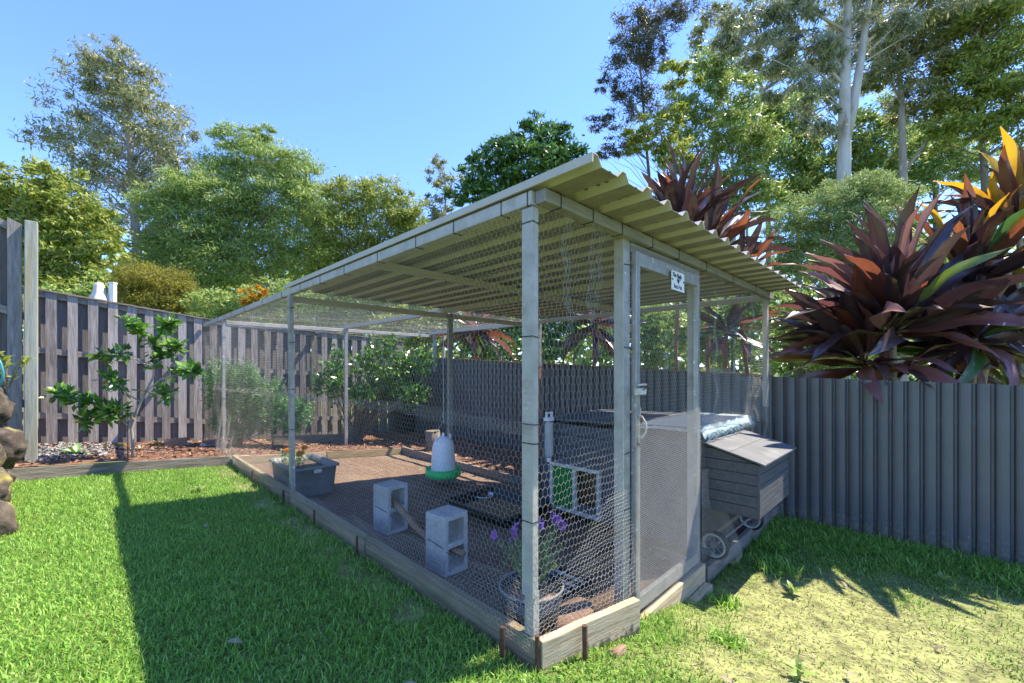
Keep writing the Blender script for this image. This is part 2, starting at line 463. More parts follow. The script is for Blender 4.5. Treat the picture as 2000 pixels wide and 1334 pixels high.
def wires(A, B, rad_, n=3):
    """straight wire pieces A->B as thin prisms"""
    d = unit(B - A)
    up = np.where(np.abs(d[:, 2:3]) > .9, np.array([[1., 0, 0]]), np.array([[0, 0, 1.]]))
    a = unit(np.cross(d, up)); c = np.cross(d, a)
    rings = []
    for P in (A, B):
        for k in range(n):
            t = 2 * math.pi * k / n
            rings.append(P + (a * math.cos(t) + c * math.sin(t)) * rad_)
    V = np.stack(rings, 1).reshape(-1, 3)
    base = (np.arange(len(A)) * 2 * n)[:, None]
    Fs = [np.stack([base[:, 0] + k, base[:, 0] + (k + 1) % n, base[:, 0] + n + (k + 1) % n, base[:, 0] + n + k], 1) for k in range(n)]
    return V, np.concatenate(Fs)

def hex_edges(u0, u1, v0, v1, w, h, keep=None):
    """pointy-top hexagon net: w = width flat to flat, h = row pitch * 4/3 (point to point). Returns A,B in (u,v)"""
    nu = int((u1 - u0) / w) + 1; nv = int((v1 - v0) / (h * .75)) + 1
    i, j = np.meshgrid(np.arange(nu), np.arange(nv), indexing='ij')
    cx = u0 + (i + .5 * (j % 2)) * w; cy = v0 + j * h * .75
    cx = cx.ravel(); cy = cy.ravel()
    p_top = np.stack([cx, cy + h / 2], 1); p_ur = np.stack([cx + w / 2, cy + h / 4], 1)
    p_ul = np.stack([cx - w / 2, cy + h / 4], 1); p_dl = np.stack([cx - w / 2, cy - h / 4], 1)
    A = np.concatenate([p_ul, p_ul, p_ur]); B = np.concatenate([p_dl, p_top, p_top])
    A = np.clip(A, [u0, v0], [u1, v1]); B = np.clip(B, [u0, v0], [u1, v1])
    ok = np.abs(A - B).sum(1) > 1e-4
    if keep is not None:
        m = (A + B) / 2
        ok &= keep(m[:, 0], m[:, 1])
    return A[ok], B[ok]

# ================================================================== the setting
rng = np.random.default_rng(7)
random.seed(7)

def worn_mask(q, r):
    d = np.sqrt(((q - 1.6) / 1.25) ** 2 + ((r + .85) / .75) ** 2)
    a = 1 - smooth((d - .55 + .35 * wob(q, r, 2.3, 5)) / .7)
    d2 = np.sqrt(((q - 2.6) / .9) ** 2 + ((r + 1.7) / .8) ** 2)
    a = np.maximum(a, .65 * (1 - smooth((d2 - .5 + .4 * wob(q, r, 3, 6)) / .7)))
    strip = 1 - smooth((np.abs(q + .16 + .05 * wob(q * 0, r, 4, 1)) - .05) / .13)      # bare strip along the left boards
    strip = strip * (r > .6) * (.55 + .45 * wob(q, r, 3.3, 9))
    left = .55 * (1 - smooth((np.sqrt(((q + 2.4) / .55) ** 2 + ((r - 2.3) / 1.2) ** 2) - .4 + .4 * wob(q, r, 3, 8)) / .7))
    return np.clip(np.maximum(np.maximum(a, strip), left) * (r < 5.3), 0, 1)

def make_ground():
    fq = np.concatenate([[-400, -120, -45, -20, -9, -6], np.arange(-4.2, 3.75, .05), [4.2, 6, 9, 20, 45, 120, 400]])
    fr = np.concatenate([[-400, -120, -45, -20, -9, -6], np.arange(-4.2, 5.5, .05), [6.2, 7.4, 9, 14, 25, 60, 150, 400]])
    Q, R = np.meshgrid(fq, fr, indexing='ij')
    Z = g_yard(Q, R)
    inside = (Q > -.02) & (R > -.02) & (Q < 3.7)
    Z = np.where(inside, Z - .25, Z)
    Z = np.where((R > 5.28), np.minimum(Z, .1), Z)
    far = (np.abs(Q) > 4.3) | (np.abs(R) > 7.3)
    Z = np.where(far, -.12, Z)
    X = CX + S2 * (Q - R); Y = CY + S2 * (Q + R)
    V = np.stack([X, Y, Z], -1).reshape(-1, 3)
    nq, nr = Q.shape
    i, j = np.meshgrid(np.arange(nq - 1), np.arange(nr - 1), indexing='ij')
    b = (i * nr + j).ravel()
    Fq = np.stack([b, b + nr, b + nr + 1, b + 1], 1)
    me = mesh_np('ground', V, Fq, 4, 'lawn_soil', True)
    at = me.attributes.new('worn', 'FLOAT', 'POINT')
    at.data.foreach_set('value', worn_mask(Q, R).astype(np.float32).ravel())
    o = mobj('ground', me); tag(o, 'gently sloping lawn ground round the chicken run', kind='structure')

def sheet(name, q0, q1, r0, r1, step, fz, material, label, keep=None):
    fq = np.arange(q0, q1 + 1e-6, step); fr = np.arange(r0, r1 + 1e-6, step)
    Q, R = np.meshgrid(fq, fr, indexing='ij')
    X = CX + S2 * (Q - R); Y = CY + S2 * (Q + R)
    V = np.stack([X, Y, fz(Q, R)], -1).reshape(-1, 3)
    nq, nr = Q.shape
    i, j = np.meshgrid(np.arange(nq - 1), np.arange(nr - 1), indexing='ij')
    b = (i * nr + j).ravel()
    if keep is not None:
        b = b[keep(Q[:-1, :-1].ravel() + step / 2, R[:-1, :-1].ravel() + step / 2)]
    me = mesh_np(name, V, np.stack([b, b + nr, b + nr + 1, b + 1], 1), 4, material, True)
    return tag(mobj(name, me), label, kind='structure')

make_ground()
sheet('run_floor', .02, 3.66, .0, 5.24, .06, g_floor, 'dirt', 'bare brown dirt floor inside the chicken run')
sheet('garden_bed', -2.6, 3.66, 1.9, 7.3, .06, g_bed, 'mulch', 'bark mulch garden bed along the fences',
      keep=lambda q, r: (r > 5.26) | (q > 2.49))

# ------------------------------------------------------------------ grass
def grass(name, pts_q, pts_r, ln, wd, material, label, lean=.5):
    n = len(pts_q)
    base = np.stack([CX + S2 * (pts_q - pts_r), CY + S2 * (pts_q + pts_r), g_yard(pts_q, pts_r) - .004], 1)
    a = rng.uniform(0, 2 * math.pi, n)
    dirv = np.stack([np.cos(a), np.sin(a), np.zeros(n)], 1)
    t = rng.uniform(.15, 1.25, n) * lean * 1.6
    up = np.array([0, 0, 1.0])
    d1 = dirv * np.sin(t * .5)[:, None] + up * np.cos(t * .5)[:, None]
    t2 = np.minimum(t * 1.7, 1.75)
    d2 = dirv * np.sin(t2)[:, None] + up * np.cos(t2)[:, None]
    b2 = a + math.pi / 2 + rng.normal(0, .5, n)
    side = np.stack([np.cos(b2), np.sin(b2), np.zeros(n)], 1) * (wd * .5)[:, None]
    m = base + d1 * (ln * .5)[:, None]
    tip = m + d2 * (ln * .55)[:, None]
    V = np.stack([base - side * .8, base + side * .8, m + side, m - side, tip], 1).reshape(-1, 3)
    k = np.arange(n) * 5
    F3 = np.concatenate([np.stack([k, k + 1, k + 2], 1), np.stack([k, k + 2, k + 3], 1), np.stack([k + 3, k + 2, k + 4], 1)])
    o = mobj(name, mesh_np(name, V, F3, 3, material))
    return tag(o, label, 'grass', kind='stuff')

def sample_lawn(q0, q1, r0, r1, dens):
    n = int((q1 - q0) * (r1 - r0) * dens)
    q = rng.uniform(q0, q1, n); r = rng.uniform(r0, r1, n)
    X = CX + S2 * (q - r); Y = CY + S2 * (q + r)
    ok = (Y > .75) & (np.abs(X) < 1.35 * Y + .25) & (r < 5.2)
    return q[ok], r[ok]

# left lawn
q, r = sample_lawn(-3.6, -.03, -1.2, 5.2, 10500)
keep = rng.uniform(0, 1, len(q)) > worn_mask(q, r) * 1.0
dd = np.hypot(CX + S2 * (q - r), CY + S2 * (q + r))
keep &= rng.uniform(0, 1, len(q)) < np.clip(3.4 / dd, .55, 1)
q, r = q[keep], r[keep]
n = len(q)
tuft = .5 + .5 * wob(q, r, 6, 3)
edge = 1 - smooth((-q - .04) / .25) * .0
grass('lawn_grass', q, r, (.022 + .026 * rng.uniform(0, 1, n) ** 1.6 + .018 * tuft), rng.uniform(.0036, .0068, n), 'grass',
      'thick green lawn grass in front of the left boards', .62)
k = 9000
sel = rng.choice(n, k, replace=False)
grass('dry_grass', q[sel] + rng.normal(0, .01, k), r[sel], rng.uniform(.03, .06, k), rng.uniform(.004, .007, k), 'grass_dry', 'pale dead blades scattered through the left lawn', .8)
# right lawn
q, r = sample_lawn(-.6, 3.62, -3.2, -.03, 11000)
ok = (q > 0) | (r < -.03)
q, r = q[ok], r[ok]
lush = smooth((q - 2.75 + .25 * wob(q, r, 4, 2)) / .5)
clump = np.clip(wob(q, r, 5, 11) * 1.2, 0, 1)
p = np.clip(1.02 - worn_mask(q, r) * 1.15 + lush * .6 + clump * .24, .07, 1)
p *= np.where(q > 2.0, .62 + .38 * lush, 1.0)
keep = rng.uniform(0, 1, len(q)) < p
q, r, lush = q[keep], r[keep], lush[keep]
n = len(q)
dry = rng.uniform(0, 1, n) < np.clip(.3 + .55 * worn_mask(q, r) - .25 * lush, .1, .9)
for sel, mt, nm, lb in ((~dry, 'grass', 'lawn_grass', 'green grass in tufts between the boards and the metal fence'),
                        (dry, 'grass_dry', 'dry_grass', 'thin yellowish grass on the worn sandy lawn')):
    k = int(sel.sum())
    grass(nm, q[sel], r[sel], (.022 + .028 * rng.uniform(0, 1, k) ** 1.5 - .012 * worn_mask(q[sel], r[sel]) + .05 * lush[sel] * rng.uniform(.3, 1, k)), rng.uniform(.0036, .0068, k) * (1 + .5 * lush[sel]), mt, lb, .68)

nn = 17000
qs = rng.uniform(.3, 3.4, nn); rs_ = rng.uniform(-2.8, -.1, nn)
kp = rng.uniform(0, 1, nn) < worn_mask(qs, rs_) + .1
qs, rs_ = qs[kp], rs_[kp]
a_ = rng.uniform(0, 6.28, len(qs))
V, Fq = leaf_cloud(np.stack([CX + S2 * (qs - rs_), CY + S2 * (qs + rs_), g_yard(qs, rs_) + .004], 1), np.stack([np.cos(a_), np.sin(a_), rng.normal(0, .15, len(qs))], 1),
                   np.array([[0, 0, 1.]]) + rng.normal(0, .3, (len(qs), 3)), rng.uniform(.012, .045, len(qs)), rng.uniform(.003, .006, len(qs)))
tag(mobj('dead_stems', mesh_np('dead_stems', V, Fq, 4, 'thatch')), 'short dead stems lying on the worn sandy lawn', 'dead grass', kind='stuff')
# a few weedy tussocks of longer blades
for i, (q0, r0, rr, cnt, L_) in enumerate(((2.35, -.32, .16, 260, .13), (2.75, -.2, .14, 200, .12), (1.55, -.22, .12, 160, .09), (3.25, -.75, .2, 300, .12), (3.3, -1.5, .2, 260, .12), (1.0, -.42, .1, 120, .08))):
    qq = q0 + rng.normal(0, rr * .5, cnt); r2 = r0 + rng.normal(0, rr * .5, cnt)
    r2 = np.minimum(r2, -.06)
    qq = np.minimum(qq, 3.6)
    grass('grass_tussock', qq, r2, rng.uniform(.5, 1, cnt) * L_, rng.uniform(.006, .01, cnt), 'grass',
          'long bladed weedy grass tufts standing out of the lawn by the metal fence', .75)

# mulch chips, litter and gravel
def chips(name, q, r, fz, ln, wd, material, label, cat, tilt=.35):
    n = len(q)
    c = np.stack([CX + S2 * (q - r), CY + S2 * (q + r), fz(q, r) + .006], 1)
    a = rng.uniform(0, 2 * math.pi, n)
    ax = np.stack([np.cos(a), np.sin(a), rng.normal(0, tilt, n)], 1)
    nr = np.stack([rng.normal(0, tilt, n), rng.normal(0, tilt, n), np.ones(n)], 1)
    V, Fq = leaf_cloud(c, ax, nr, ln, wd)
    return tag(mobj(name, mesh_np(name, V, Fq, 4, material)), label, cat, kind='stuff')

q = rng.uniform(-2.4, 3.6, 16000); r = rng.uniform(2.0, 7.2, 16000)
ok = ((r > 5.32) & (q > -1.75 - .3 * rng.uniform(0, 1, len(q)))) | ((q > 2.55) & (r > 2.0))
q, r = q[ok], r[ok]
chips('bark_mulch', q, r, g_bed, rng.uniform(.03, .085, len(q)), rng.uniform(.012, .03, len(q)), 'mulch_chip',
      'loose reddish bark mulch chips in the garden bed', 'mulch')
q = rng.uniform(.05, 3.5, 5000); r = rng.uniform(.05, 5.2, 5000)
chips('floor_litter', q, r, g_floor, rng.uniform(.01, .04, len(q)), rng.uniform(.004, .012, len(q)), 'litter',
      'scraps of straw and leaf littering the dirt floor', 'litter', .2)
q = rng.normal(-1.55, .28, 1400); r = rng.normal(6.3, .42, 1400)
ok = (r > 5.4) & (r < 7.15)
chips('gravel', q[ok], r[ok], lambda a, b: g_bed(a, b) + .02, rng.uniform(.02, .06, ok.sum()), rng.uniform(.02, .05, ok.sum()), 'gravel',
      'grey gravel and rubble heaped at the foot of the timber fence', 'gravel', .6)

# ================================================================== timber fence at the back
FR = 7.26
tf = E('timber_fence', 0, FR, 0, 'weathered grey timber paling fence behind the garden bed', 'fence')
def tf_top(q):
    return 2.34 - .13 * q if q < 0 else 2.34 - .055 * q
def tf_bot(q):
    return max(.12, .30 - .12 * q)
def paling(parent, q, y0, w, z0, z1a, z1b, material, t=.016):
    lean = random.uniform(-.006, .006)
    m = MB().hexa([(q - w / 2, y0, z0), (q + w / 2, y0, z0), (q + w / 2, y0 + t, z0), (q - w / 2, y0 + t, z0),
                   (q - w / 2 + lean, y0, z1a), (q + w / 2 + lean, y0, z1b), (q + w / 2 + lean, y0 + t, z1b), (q - w / 2 + lean, y0 + t, z1a)])
    return m.build('paling', material, parent)
q = -1.86
while q < 3.66:
    w = random.uniform(.098, .108)
    paling(tf, q, -.032 - random.uniform(0, .006), w, tf_bot(q), tf_top(q - .05) - .02, tf_top(q + .05) - .02, 'paling')
    paling(tf, q + .1, .042, .125, tf_bot(q) - .05, tf_top(q + .04) - .03, tf_top(q + .16) - .03, 'paling_back')
    q += .2
for dz0, dz1 in ((-.10, -.03), (-.85, -.77), (-1.72, -1.64)):
    for (a, b) in ((-1.95, 0.0), (0.0, 3.66)):
        za, zb = tf_top(a), tf_top(b)
        MB().hexa([(a, -.012, za + dz0), (b, -.012, zb + dz0), (b, .038, zb + dz0), (a, .038, za + dz0),
                   (a, -.012, za + dz1), (b, -.012, zb + dz1), (b, .038, zb + dz1), (a, .038, za + dz1)]).build('rail', 'rail', tf)
for (a, b) in ((-1.97, 0.0), (0.0, 3.68)):
    za, zb = tf_top(a), tf_top(b)
    MB().hexa([(a, -.055, za - .018), (b, -.055, zb - .018), (b, .065, zb - .018), (a, .065, za - .018),
               (a, -.055, za + .004), (b, -.055, zb + .004), (b, .065, zb + .004), (a, .065, za + .004)]).build('capping', 'sleeper_old', tf)
MB().box(-2.02, -1.965, -.06, .03, .3, tf_top(-1.96) + .03).build('post', 'post_wood', tf, bevel=.004)

# tall raked fence beside it, on the higher yard
P0 = U(61, 722, 4.45)
th = empty('timber_fence', (P0.x, P0.y, 0), rad(45), 'tall raked timber paling fence with a thick square post', 'fence')
MB().box(-.045, .047, -.05, .05, .3, 3.055).build('post', 'post_wood', th, bevel=.006)
for k in range(6):
    q = -.115 - k * .19
    zt = 3.02 + .45 * (-q - .06)
    paling(th, q, .02, .1, .35, zt + .025, zt - .025, 'paling', .018)
    paling(th, q - .095, .085, .11, .35, zt + .03, zt - .03, 'paling_back', .018)
for z in (2.90, 2.02, 1.1):
    MB().hexa([(-1.1, .042, z + .45), (-.05, .042, z), (-.05, .08, z), (-1.1, .08, z + .45),
               (-1.1, .042, z + .53), (-.05, .042, z + .08), (-.05, .08, z + .08), (-1.1, .08, z + .53)]).build('rail', 'rail', th)

# ================================================================== ribbed metal fence on the right
FQ = 3.68
mf = E('metal_fence', FQ, 0, 0, 'dark slate ribbed sheet metal fence below the cordylines', 'fence')
def mf_top(r):
    return 1.43 + (.05 * r if r > 0 else .03 * r)
def rib_sheet(r0, n, k):
    prof = []
    for i in range(n):
        b = r0 + i * .1
        prof += [(b + .000, .036), (b + .016, .036), (b + .026, .004), (b + .038, .0), (b + .062, -.002), (b + .078, .0), (b + .090, .004)]
    prof += [(r0 + n * .1, .036)]
    m = MB()
    for (y, x) in prof:
        zb = -.05 if y < 1 else .0
        m.v += [(x, y, zb), (x, y, mf_top(y))]
    for i in range(len(prof) - 1):
        m.f.append((2 * i + 2, 2 * i, 2 * i + 1, 2 * i + 3))
    o = m.build('fence_sheet', 'slate', mf)
    md = o.modifiers.new('thickness', 'SOLIDIFY'); md.thickness = .0025; md.offset = 0
    return o
r0 = -2.6
k = 0
while r0 < 7.2:
    rib_sheet(r0, 8, k); r0 += .8; k += 1
MB().hexa([(-.012, .02, mf_top(0) - .002), (.045, .02, mf_top(0) - .002), (.045, 7.2, mf_top(7.2) - .002), (-.012, 7.2, mf_top(7.2) - .002),
           (-.012, .02, mf_top(0) + .016), (.045, .02, mf_top(0) + .016), (.045, 7.2, mf_top(7.2) + .016), (-.012, 7.2, mf_top(7.2) + .016)]).build('capping', 'slate_cap', mf)
sc_m = MB().lathe([(0, -.003), (.006, -.003), (.006, 0), (0, 0)], 8).mesh('screw', 'screw')
for rr in [x * .2 - 2.5 for x in range(0, 14)]:
    for zz in (mf_top(rr) - .05, .75 + random.uniform(-.01, .01)):
        mobj('screw', sc_m, mf, (-.003, rr + .045, zz), (0, rad(-90), 0))
MB().box(.03, .07, -2.62, -2.58, 0, 1.3).build('post', 'slate', mf)
for z in (.25, 1.05):
    MB().box(.03, .065, -2.57, 7.1, z, z + .05).build('rail', 'slate', mf)

# ================================================================== edging boards and stakes
def board(pa, pb, z0, z1, t, material, label, group='timber edging boards', sag=0.0):
    (qa, ra), (qb, rb) = pa, pb
    A = W(qa, ra); B = W(qb, rb)
    d = (B - A); L_ = d.length; ang = math.atan2(d.y, d.x)
    zb = z0[0]
    m = MB(); n = 6
    for i in range(n + 1):
        f = i / n; x = L_ * f
        a = z0[0] + (z0[1] - z0[0]) * f - zb + random.uniform(-.002, .002)
        b = z1[0] + (z1[1] - z1[0]) * f - zb + random.uniform(-.002, .002)
        y = random.uniform(-.002, .002)
        m.v += [(x, y, a), (x, y + t, a), (x, y + t, b), (x, y, b)]
    for i in range(n):
        k0 = i * 4
        for j in range(4):
            m.f.append((k0 + j, k0 + 4 + j, k0 + 4 + (j + 1) % 4, k0 + (j + 1) % 4))
    m.f += [(0, 1, 2, 3)[::1], tuple(n * 4 + j for j in (3, 2, 1, 0))]
    o = m.build('edging_board', material, None, bevel=.003, loc=(A.x, A.y, zb), rz=ang)
    return tag(o, label, 'board', group)

# left run of sleepers (outer face at q = -.04)
board((-.0, 1.52), (0, .0), (.20, .20), (.38, .38), .04, 'sleeper', 'greenish timber sleeper beside the lawn ending at the run corner by the lavender pot')
board((0, 3.02), (0, 1.535), (.22, .20), (.385, .38), .04, 'sleeper', 'timber sleeper beside the lawn below the concrete blocks')
board((0, 4.05), (0, 3.03), (.22, .22), (.385, .385), .04, 'sleeper', 'timber sleeper beside the lawn below the grey plastic tub')
board((0, 5.25), (0, 4.06), (.24, .22), (.395, .385), .04, 'sleeper', 'mossy timber sleeper beside the lawn meeting the garden bed edging')
# front
board((0.005, -.035), (.60, -.15), (.245, .215), (.385, .375), .04, 'sleeper_pale', 'pale timber sleeper jutting out below the wire beside the run door')
board((.745, -.06), (1.68, -.06), (.0, .0), (.155, .175), .045, 'sleeper_pale', 'pale timber sleeper forming the step under the mesh door')
board((.80, -.115), (1.66, -.115), (-.03, -.03), (.035, .055), .05, 'sleeper_pale', 'low offcut of pale timber lying against the door step')
board((1.76, -.045), (3.66, -.045), (-.03, -.03), (.11, .12), .04, 'sleeper_old', 'grey weathered sleeper under the nesting box')
board((1.70, -.02), (1.70, .30), (.0, .05), (.17, .18), .045, 'sleeper_old', 'short grey timber block beside the door step')
# garden bed edging
board((-1.95, 5.25), (-.02, 5.25), (.40, .25), (.535, .385), .05, 'sleeper_old', 'old grey timber sleeper holding the mulch bed above the lawn')
board((.05, 5.25), (1.2, 5.25), (.20, .10), (.375, .275), .045, 'sleeper_pale', 'timber edging of the mulch bed behind the grey tub inside the run')
board((1.21, 5.25), (2.45, 5.25), (.10, .02), (.275, .165), .045, 'sleeper', 'timber edging of the mulch bed beyond the hanging feeder')
board((2.47, 5.28), (2.47, 2.2), (.0, -.02), (.18, .16), .045, 'sleeper_old', 'long timber edging of the mulch bed beside the metal fence')
board((.75, 6.25), (2.3, 6.35), (.30, .18), (.44, .32), .03, 'sleeper_old', 'thin weathered plank leaning by the mulch against the timber fence')

def stake(q, r, z0, z1, rad_=.009, label='', dirq=0):
    o = MB().tube([(0, 0, 0), (.002, 0, (z1 - z0) * .5), (0, .003, z1 - z0)], rad_, 7).build('metal_stake', 'rust', None, loc=W(q, r, z0))
    md = None
    return tag(o, label, 'stake', 'rusty edging stakes')
stake(-.062, .13, .15, .405, .012, 'thick rusty stake against the sleeper just left of the run corner')
stake(.20, -.107, .12, .40, .012, 'rusty stake in front of the pale sleeper at the run corner')
stake(-.055, 1.53, .18, .395, .008, 'thin rusty stake at the sleeper joint below the concrete blocks')
stake(-.055, 2.28, .18, .395, .008, 'thin rusty stake half way along the sleeper below the blocks')
stake(-.055, 3.025, .18, .40, .010, 'rusty stake at the sleeper joint near the grey tub')
stake(-.055, 4.055, .2, .405, .010, 'rusty stake at the sleeper joint nearest the mulch bed')
stake(-.008, -.02, .13, .41, .010, 'rusty angle stake standing in the run corner between the two sleepers')

# ================================================================== the chicken run
run = E('chicken_run', 0, 0, 0, 'long wire netted chicken run with steel posts and a flat ribbed roof', 'chicken run')
BT = 2.25     # beam top

def c_channel(p0, p1, w, d, axis):
    """open steel channel standing from p0 to p1 (vertical); wide face w along axis, lips d deep"""
    m = MB(); t = .004
    x0, y0, z0 = p0; x1, y1, z1 = p1
    def bx(a0, a1, b0, b1):
        if axis == 'y':
            pts = [(x0 + b0, y0 + a0, z0), (x0 + b1, y0 + a0, z0), (x0 + b1, y0 + a1, z0), (x0 + b0, y0 + a1, z0),
                   (x1 + b0, y1 + a0, z1), (x1 + b1, y1 + a0, z1), (x1 + b1, y1 + a1, z1), (x1 + b0, y1 + a1, z1)]
        else:
            pts = [(x0 + a0, y0 + b0, z0), (x0 + a1, y0 + b0, z0), (x0 + a1, y0 + b1, z0), (x0 + a0, y0 + b1, z0),
                   (x1 + a0, y1 + b0, z1), (x1 + a1, y1 + b0, z1), (x1 + a1, y1 + b1, z1), (x1 + a0, y1 + b1, z1)]
        m.hexa(pts)
    bx(0, w, 0, t)                       # web
    bx(0, t, t + .0004, d); bx(w - t, w, t + .0004, d)
    bx(t + .0004, .012, d - t, d); bx(w - .012, w - t - .0004, d - t, d)
    return m

def ties(parent, zs, x0, x1, y0, y1):
    for z in zs:
        m = MB(); e = .0025; h = .0025
        dz = random.uniform(-.006, .006)
        m.hexa([(x0 - e, y0 - e, z - h), (x1 + e, y0 - e, z - h + dz), (x1 + e, y1 + e, z - h), (x0 - e, y1 + e, z - h),
                (x0 - e, y0 - e, z + h), (x1 + e, y0 - e, z + h + dz), (x1 + e, y1 + e, z + h), (x0 - e, y1 + e, z + h)])
        m.build('tie_wire', 'tie', parent)

# posts
post = c_channel((0, .012, .545), (0, .012, BT - .07), .062, .034, 'y').build('post', 'galv_cream', run)
ties(post, (2.12, 1.64, 1.27, 1.19, .86), 0, .034, .012, .074)
MB().box(.012, .05, .02, .07, .2, .56).build('post_stub', 'galv_cream', run)
post = c_channel((0, 2.98, .42), (0, 3.03, BT - .055), .062, .034, 'y').build('post', 'galv', run)
ties(post, (2.07, 1.75, 1.32, .95), 0, .034, 2.985, 3.085)
MB().box(.012, .04, 3.0, 3.04, .2, .43).build('post_stub', 'galv', run)
post = c_channel((0, 5.78, .3), (0, 5.80, BT - .055), .055, .034, 'y').build('post', 'galv', run)
ties(post, (1.95, 1.1, .7), 0, .034, 5.78, 5.85)
post = c_channel((.700, -.004, .12), (.700, -.004, BT - .02), .062, .045, 'x').build('post', 'galv', run)
ties(post, (2.06, 1.62, 1.05, .75), .700, .762, -.004, .041)
post = c_channel((1.662, -.004, .1), (1.662, -.004, BT - .05), .055, .04, 'x').build('post', 'galv', run)
ties(post, (2.05, 1.85, 1.7, 1.35), 1.662, 1.717, -.004, .036)
MB().box(1.640, 1.6605, -.004, .05, .12, 2.15).build('door_jamb', 'galv_cream', run, bevel=.002)
MB().box(.690, .6988, -.006, .05, .12, 2.2).build('door_jamb', 'galv_cream', run, bevel=.002)
post = c_channel((3.42, 0, 1.135), (3.42, 0, BT - .05), .06, .04, 'x').build('post', 'galv_cream', run)
for k in range(5):
    MB().lathe([(0, -.002), (.005, -.002), (.005, .002)], 8).build('bolt', 'screw', post, loc=(3.45, -.001, 1.16 + k * .03)).rotation_euler = (rad(90), 0, 0)
MB().box(3.44, 3.47, .01, .04, .0, 1.14).build('post_stub', 'slate', run)
MB().box(1.80, 1.86, 3.02, 3.06, .05, BT - .065).build('post', 'beam_grey', run, bevel=.002)
MB().box(3.47, 3.52, 3.02, 3.06, 1.55, BT - .065).build('post', 'galv', run)
MB().box(3.475, 3.515, 3.025, 3.055, .1, 1.549).build('post_stub', 'cane_red', run)
MB().box(3.47, 3.52, 5.76, 5.80, 1.46, BT - .065).build('post', 'galv', run)
MB().box(3.475, 3.515, 5.765, 5.795, .1, 1.459).build('post_stub', 'slate', run)
MB().box(1.72, 1.77, 5.80, 5.84, .2, BT - .065).build('post', 'galv', run)

# beams
def beam(x0, x1, y0, y1, z0, z1, m, name='beam'):
    return MB().box(x0, x1, y0, y1, z0, z1).build(name, m, run, bevel=.003)
b_left = beam(.0, .05, .02, 7.2, BT - .058, BT, 'galv_cream')
ties(b_left, (), 0, 0, 0, 0)
for rr in (.04, .2, .55, .9, 1.35, 1.85, 2.3, 2.75, 3.25, 3.9, 4.6, 5.3, 6.1):
    MB().box(-.003, .053, rr, rr + .004, BT - .062, BT + .002).build('tie_wire', 'tie', b_left)
b_front = beam(.02, 3.5, -.04, .0165, BT - .056, BT - .002, 'beam_grey')
for qq in (.12, .36, .62, .95, 1.3, 1.75, 2.3, 2.9):
    MB().box(qq, qq + .004, -.043, .02, BT - .06, BT + .002).build('tie_wire', 'tie', b_front)
beam(.7635, 1.66, -.012, .02, BT - .115, BT - .062, 'beam_grey', 'lintel')
beam(1.75, 1.80, .02, 7.2, BT - .06, BT - .004, 'roof_cream')
beam(3.45, 3.5, .02, 7.2, BT - .06, BT - .004, 'roof_cream')
beam(.052, 3.448, 5.84, 5.89, BT - .115, BT - .062, 'galv_cream')
beam(.052, 3.448, 3.07, 3.12, BT - .115, BT - .062, 'roof_cream')
beam(.052, 1.748, 1.5, 1.55, BT - .056, BT - .008, 'roof_cream')
beam(1.802, 3.448, 1.5, 1.55, BT - .056, BT - .008, 'roof_cream')

# roof: five ribbed sheets
roof = bpy.data.objects.new('roof', None); link(roof, run); roof.location = (0, 0, BT + .006)
pitch = .2
def roof_sheet(q0, n, lift, first=False):
    prof = []
    if first:
        prof += [(q0 - .006, .0), (q0 + .0, .028)]
    for i in range(n):
        b = q0 + i * pitch
        prof += [(b + .0, .034), (b + .024, .034), (b + .050, .0), (b + .098, .0), (b + .102, .004), (b + .116, .004), (b + .12, .0), (b + .162, .0), (b + .2, .034)]
    if first: prof = prof[:1] + prof[2:]
    m = MB(); ys = [-.29, .3, .9, 1.5, 2.1, 2.7, 3.16]
    for y in ys:
        s = .004 * math.sin(y * 2.1) if y > 0 else 0.0
        for (x, z) in prof:
            m.v.append((x, y, z + lift + s * .3))
    k = len(prof)
    for j in range(len(ys) - 1):
        for i in range(k - 1):
            m.f.append((j * k + i, j * k + i + 1, (j + 1) * k + i + 1, (j + 1) * k + i))
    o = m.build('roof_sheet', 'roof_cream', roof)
    o.data.materials.append(MATS['roof_pan'])
    for pl in o.data.polygons:                 # the flat pans get a darker mottled grey-brown than the ribs
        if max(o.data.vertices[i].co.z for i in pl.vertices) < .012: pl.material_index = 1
    md = o.modifiers.new('thickness', 'SOLIDIFY'); md.thickness = .0022; md.offset = 1
    return o
for i, (q0, n) in enumerate(((.0, 4), (.8, 4), (1.6, 4), (2.4, 5))):
    roof_sheet(q0, n, .002 * (i % 2), i == 0)
MB().box(-.012, -.0075, -.29, 3.16, .002, .036).build('flashing', 'roof_cream', roof)
MB().box(-.0073, .02, -.29, 3.16, .0345, .038).build('flashing', 'roof_cream', roof)
scm = MB().lathe([(0, 0), (.009, 0), (.009, .006), (0, .006)], 8).mesh('screw', 'screw')
for i in range(17):
    for y in (-.2, .0, 1.52, 3.09):
        mobj('screw', scm, roof, (.011 + i * pitch, y, .037))
    if i in (1, 2, 4):
        for y in (-.24, -.2, -.14):
            mobj('screw', scm, roof, (.011 + i * pitch - (.04 if i > 1 else .03), y + .013 * i, .005))

# ------------------------------------------------------------------ netting
def net(name, A, B, fmap, rad_, material, parent=run, jitter=.002):
    A3 = fmap(A[:, 0], A[:, 1]); B3 = fmap(B[:, 0], B[:, 1])
    V, Fq = wires(A3, B3, rad_)
    return mobj(name, mesh_np(name, V, Fq, 4, material), parent)

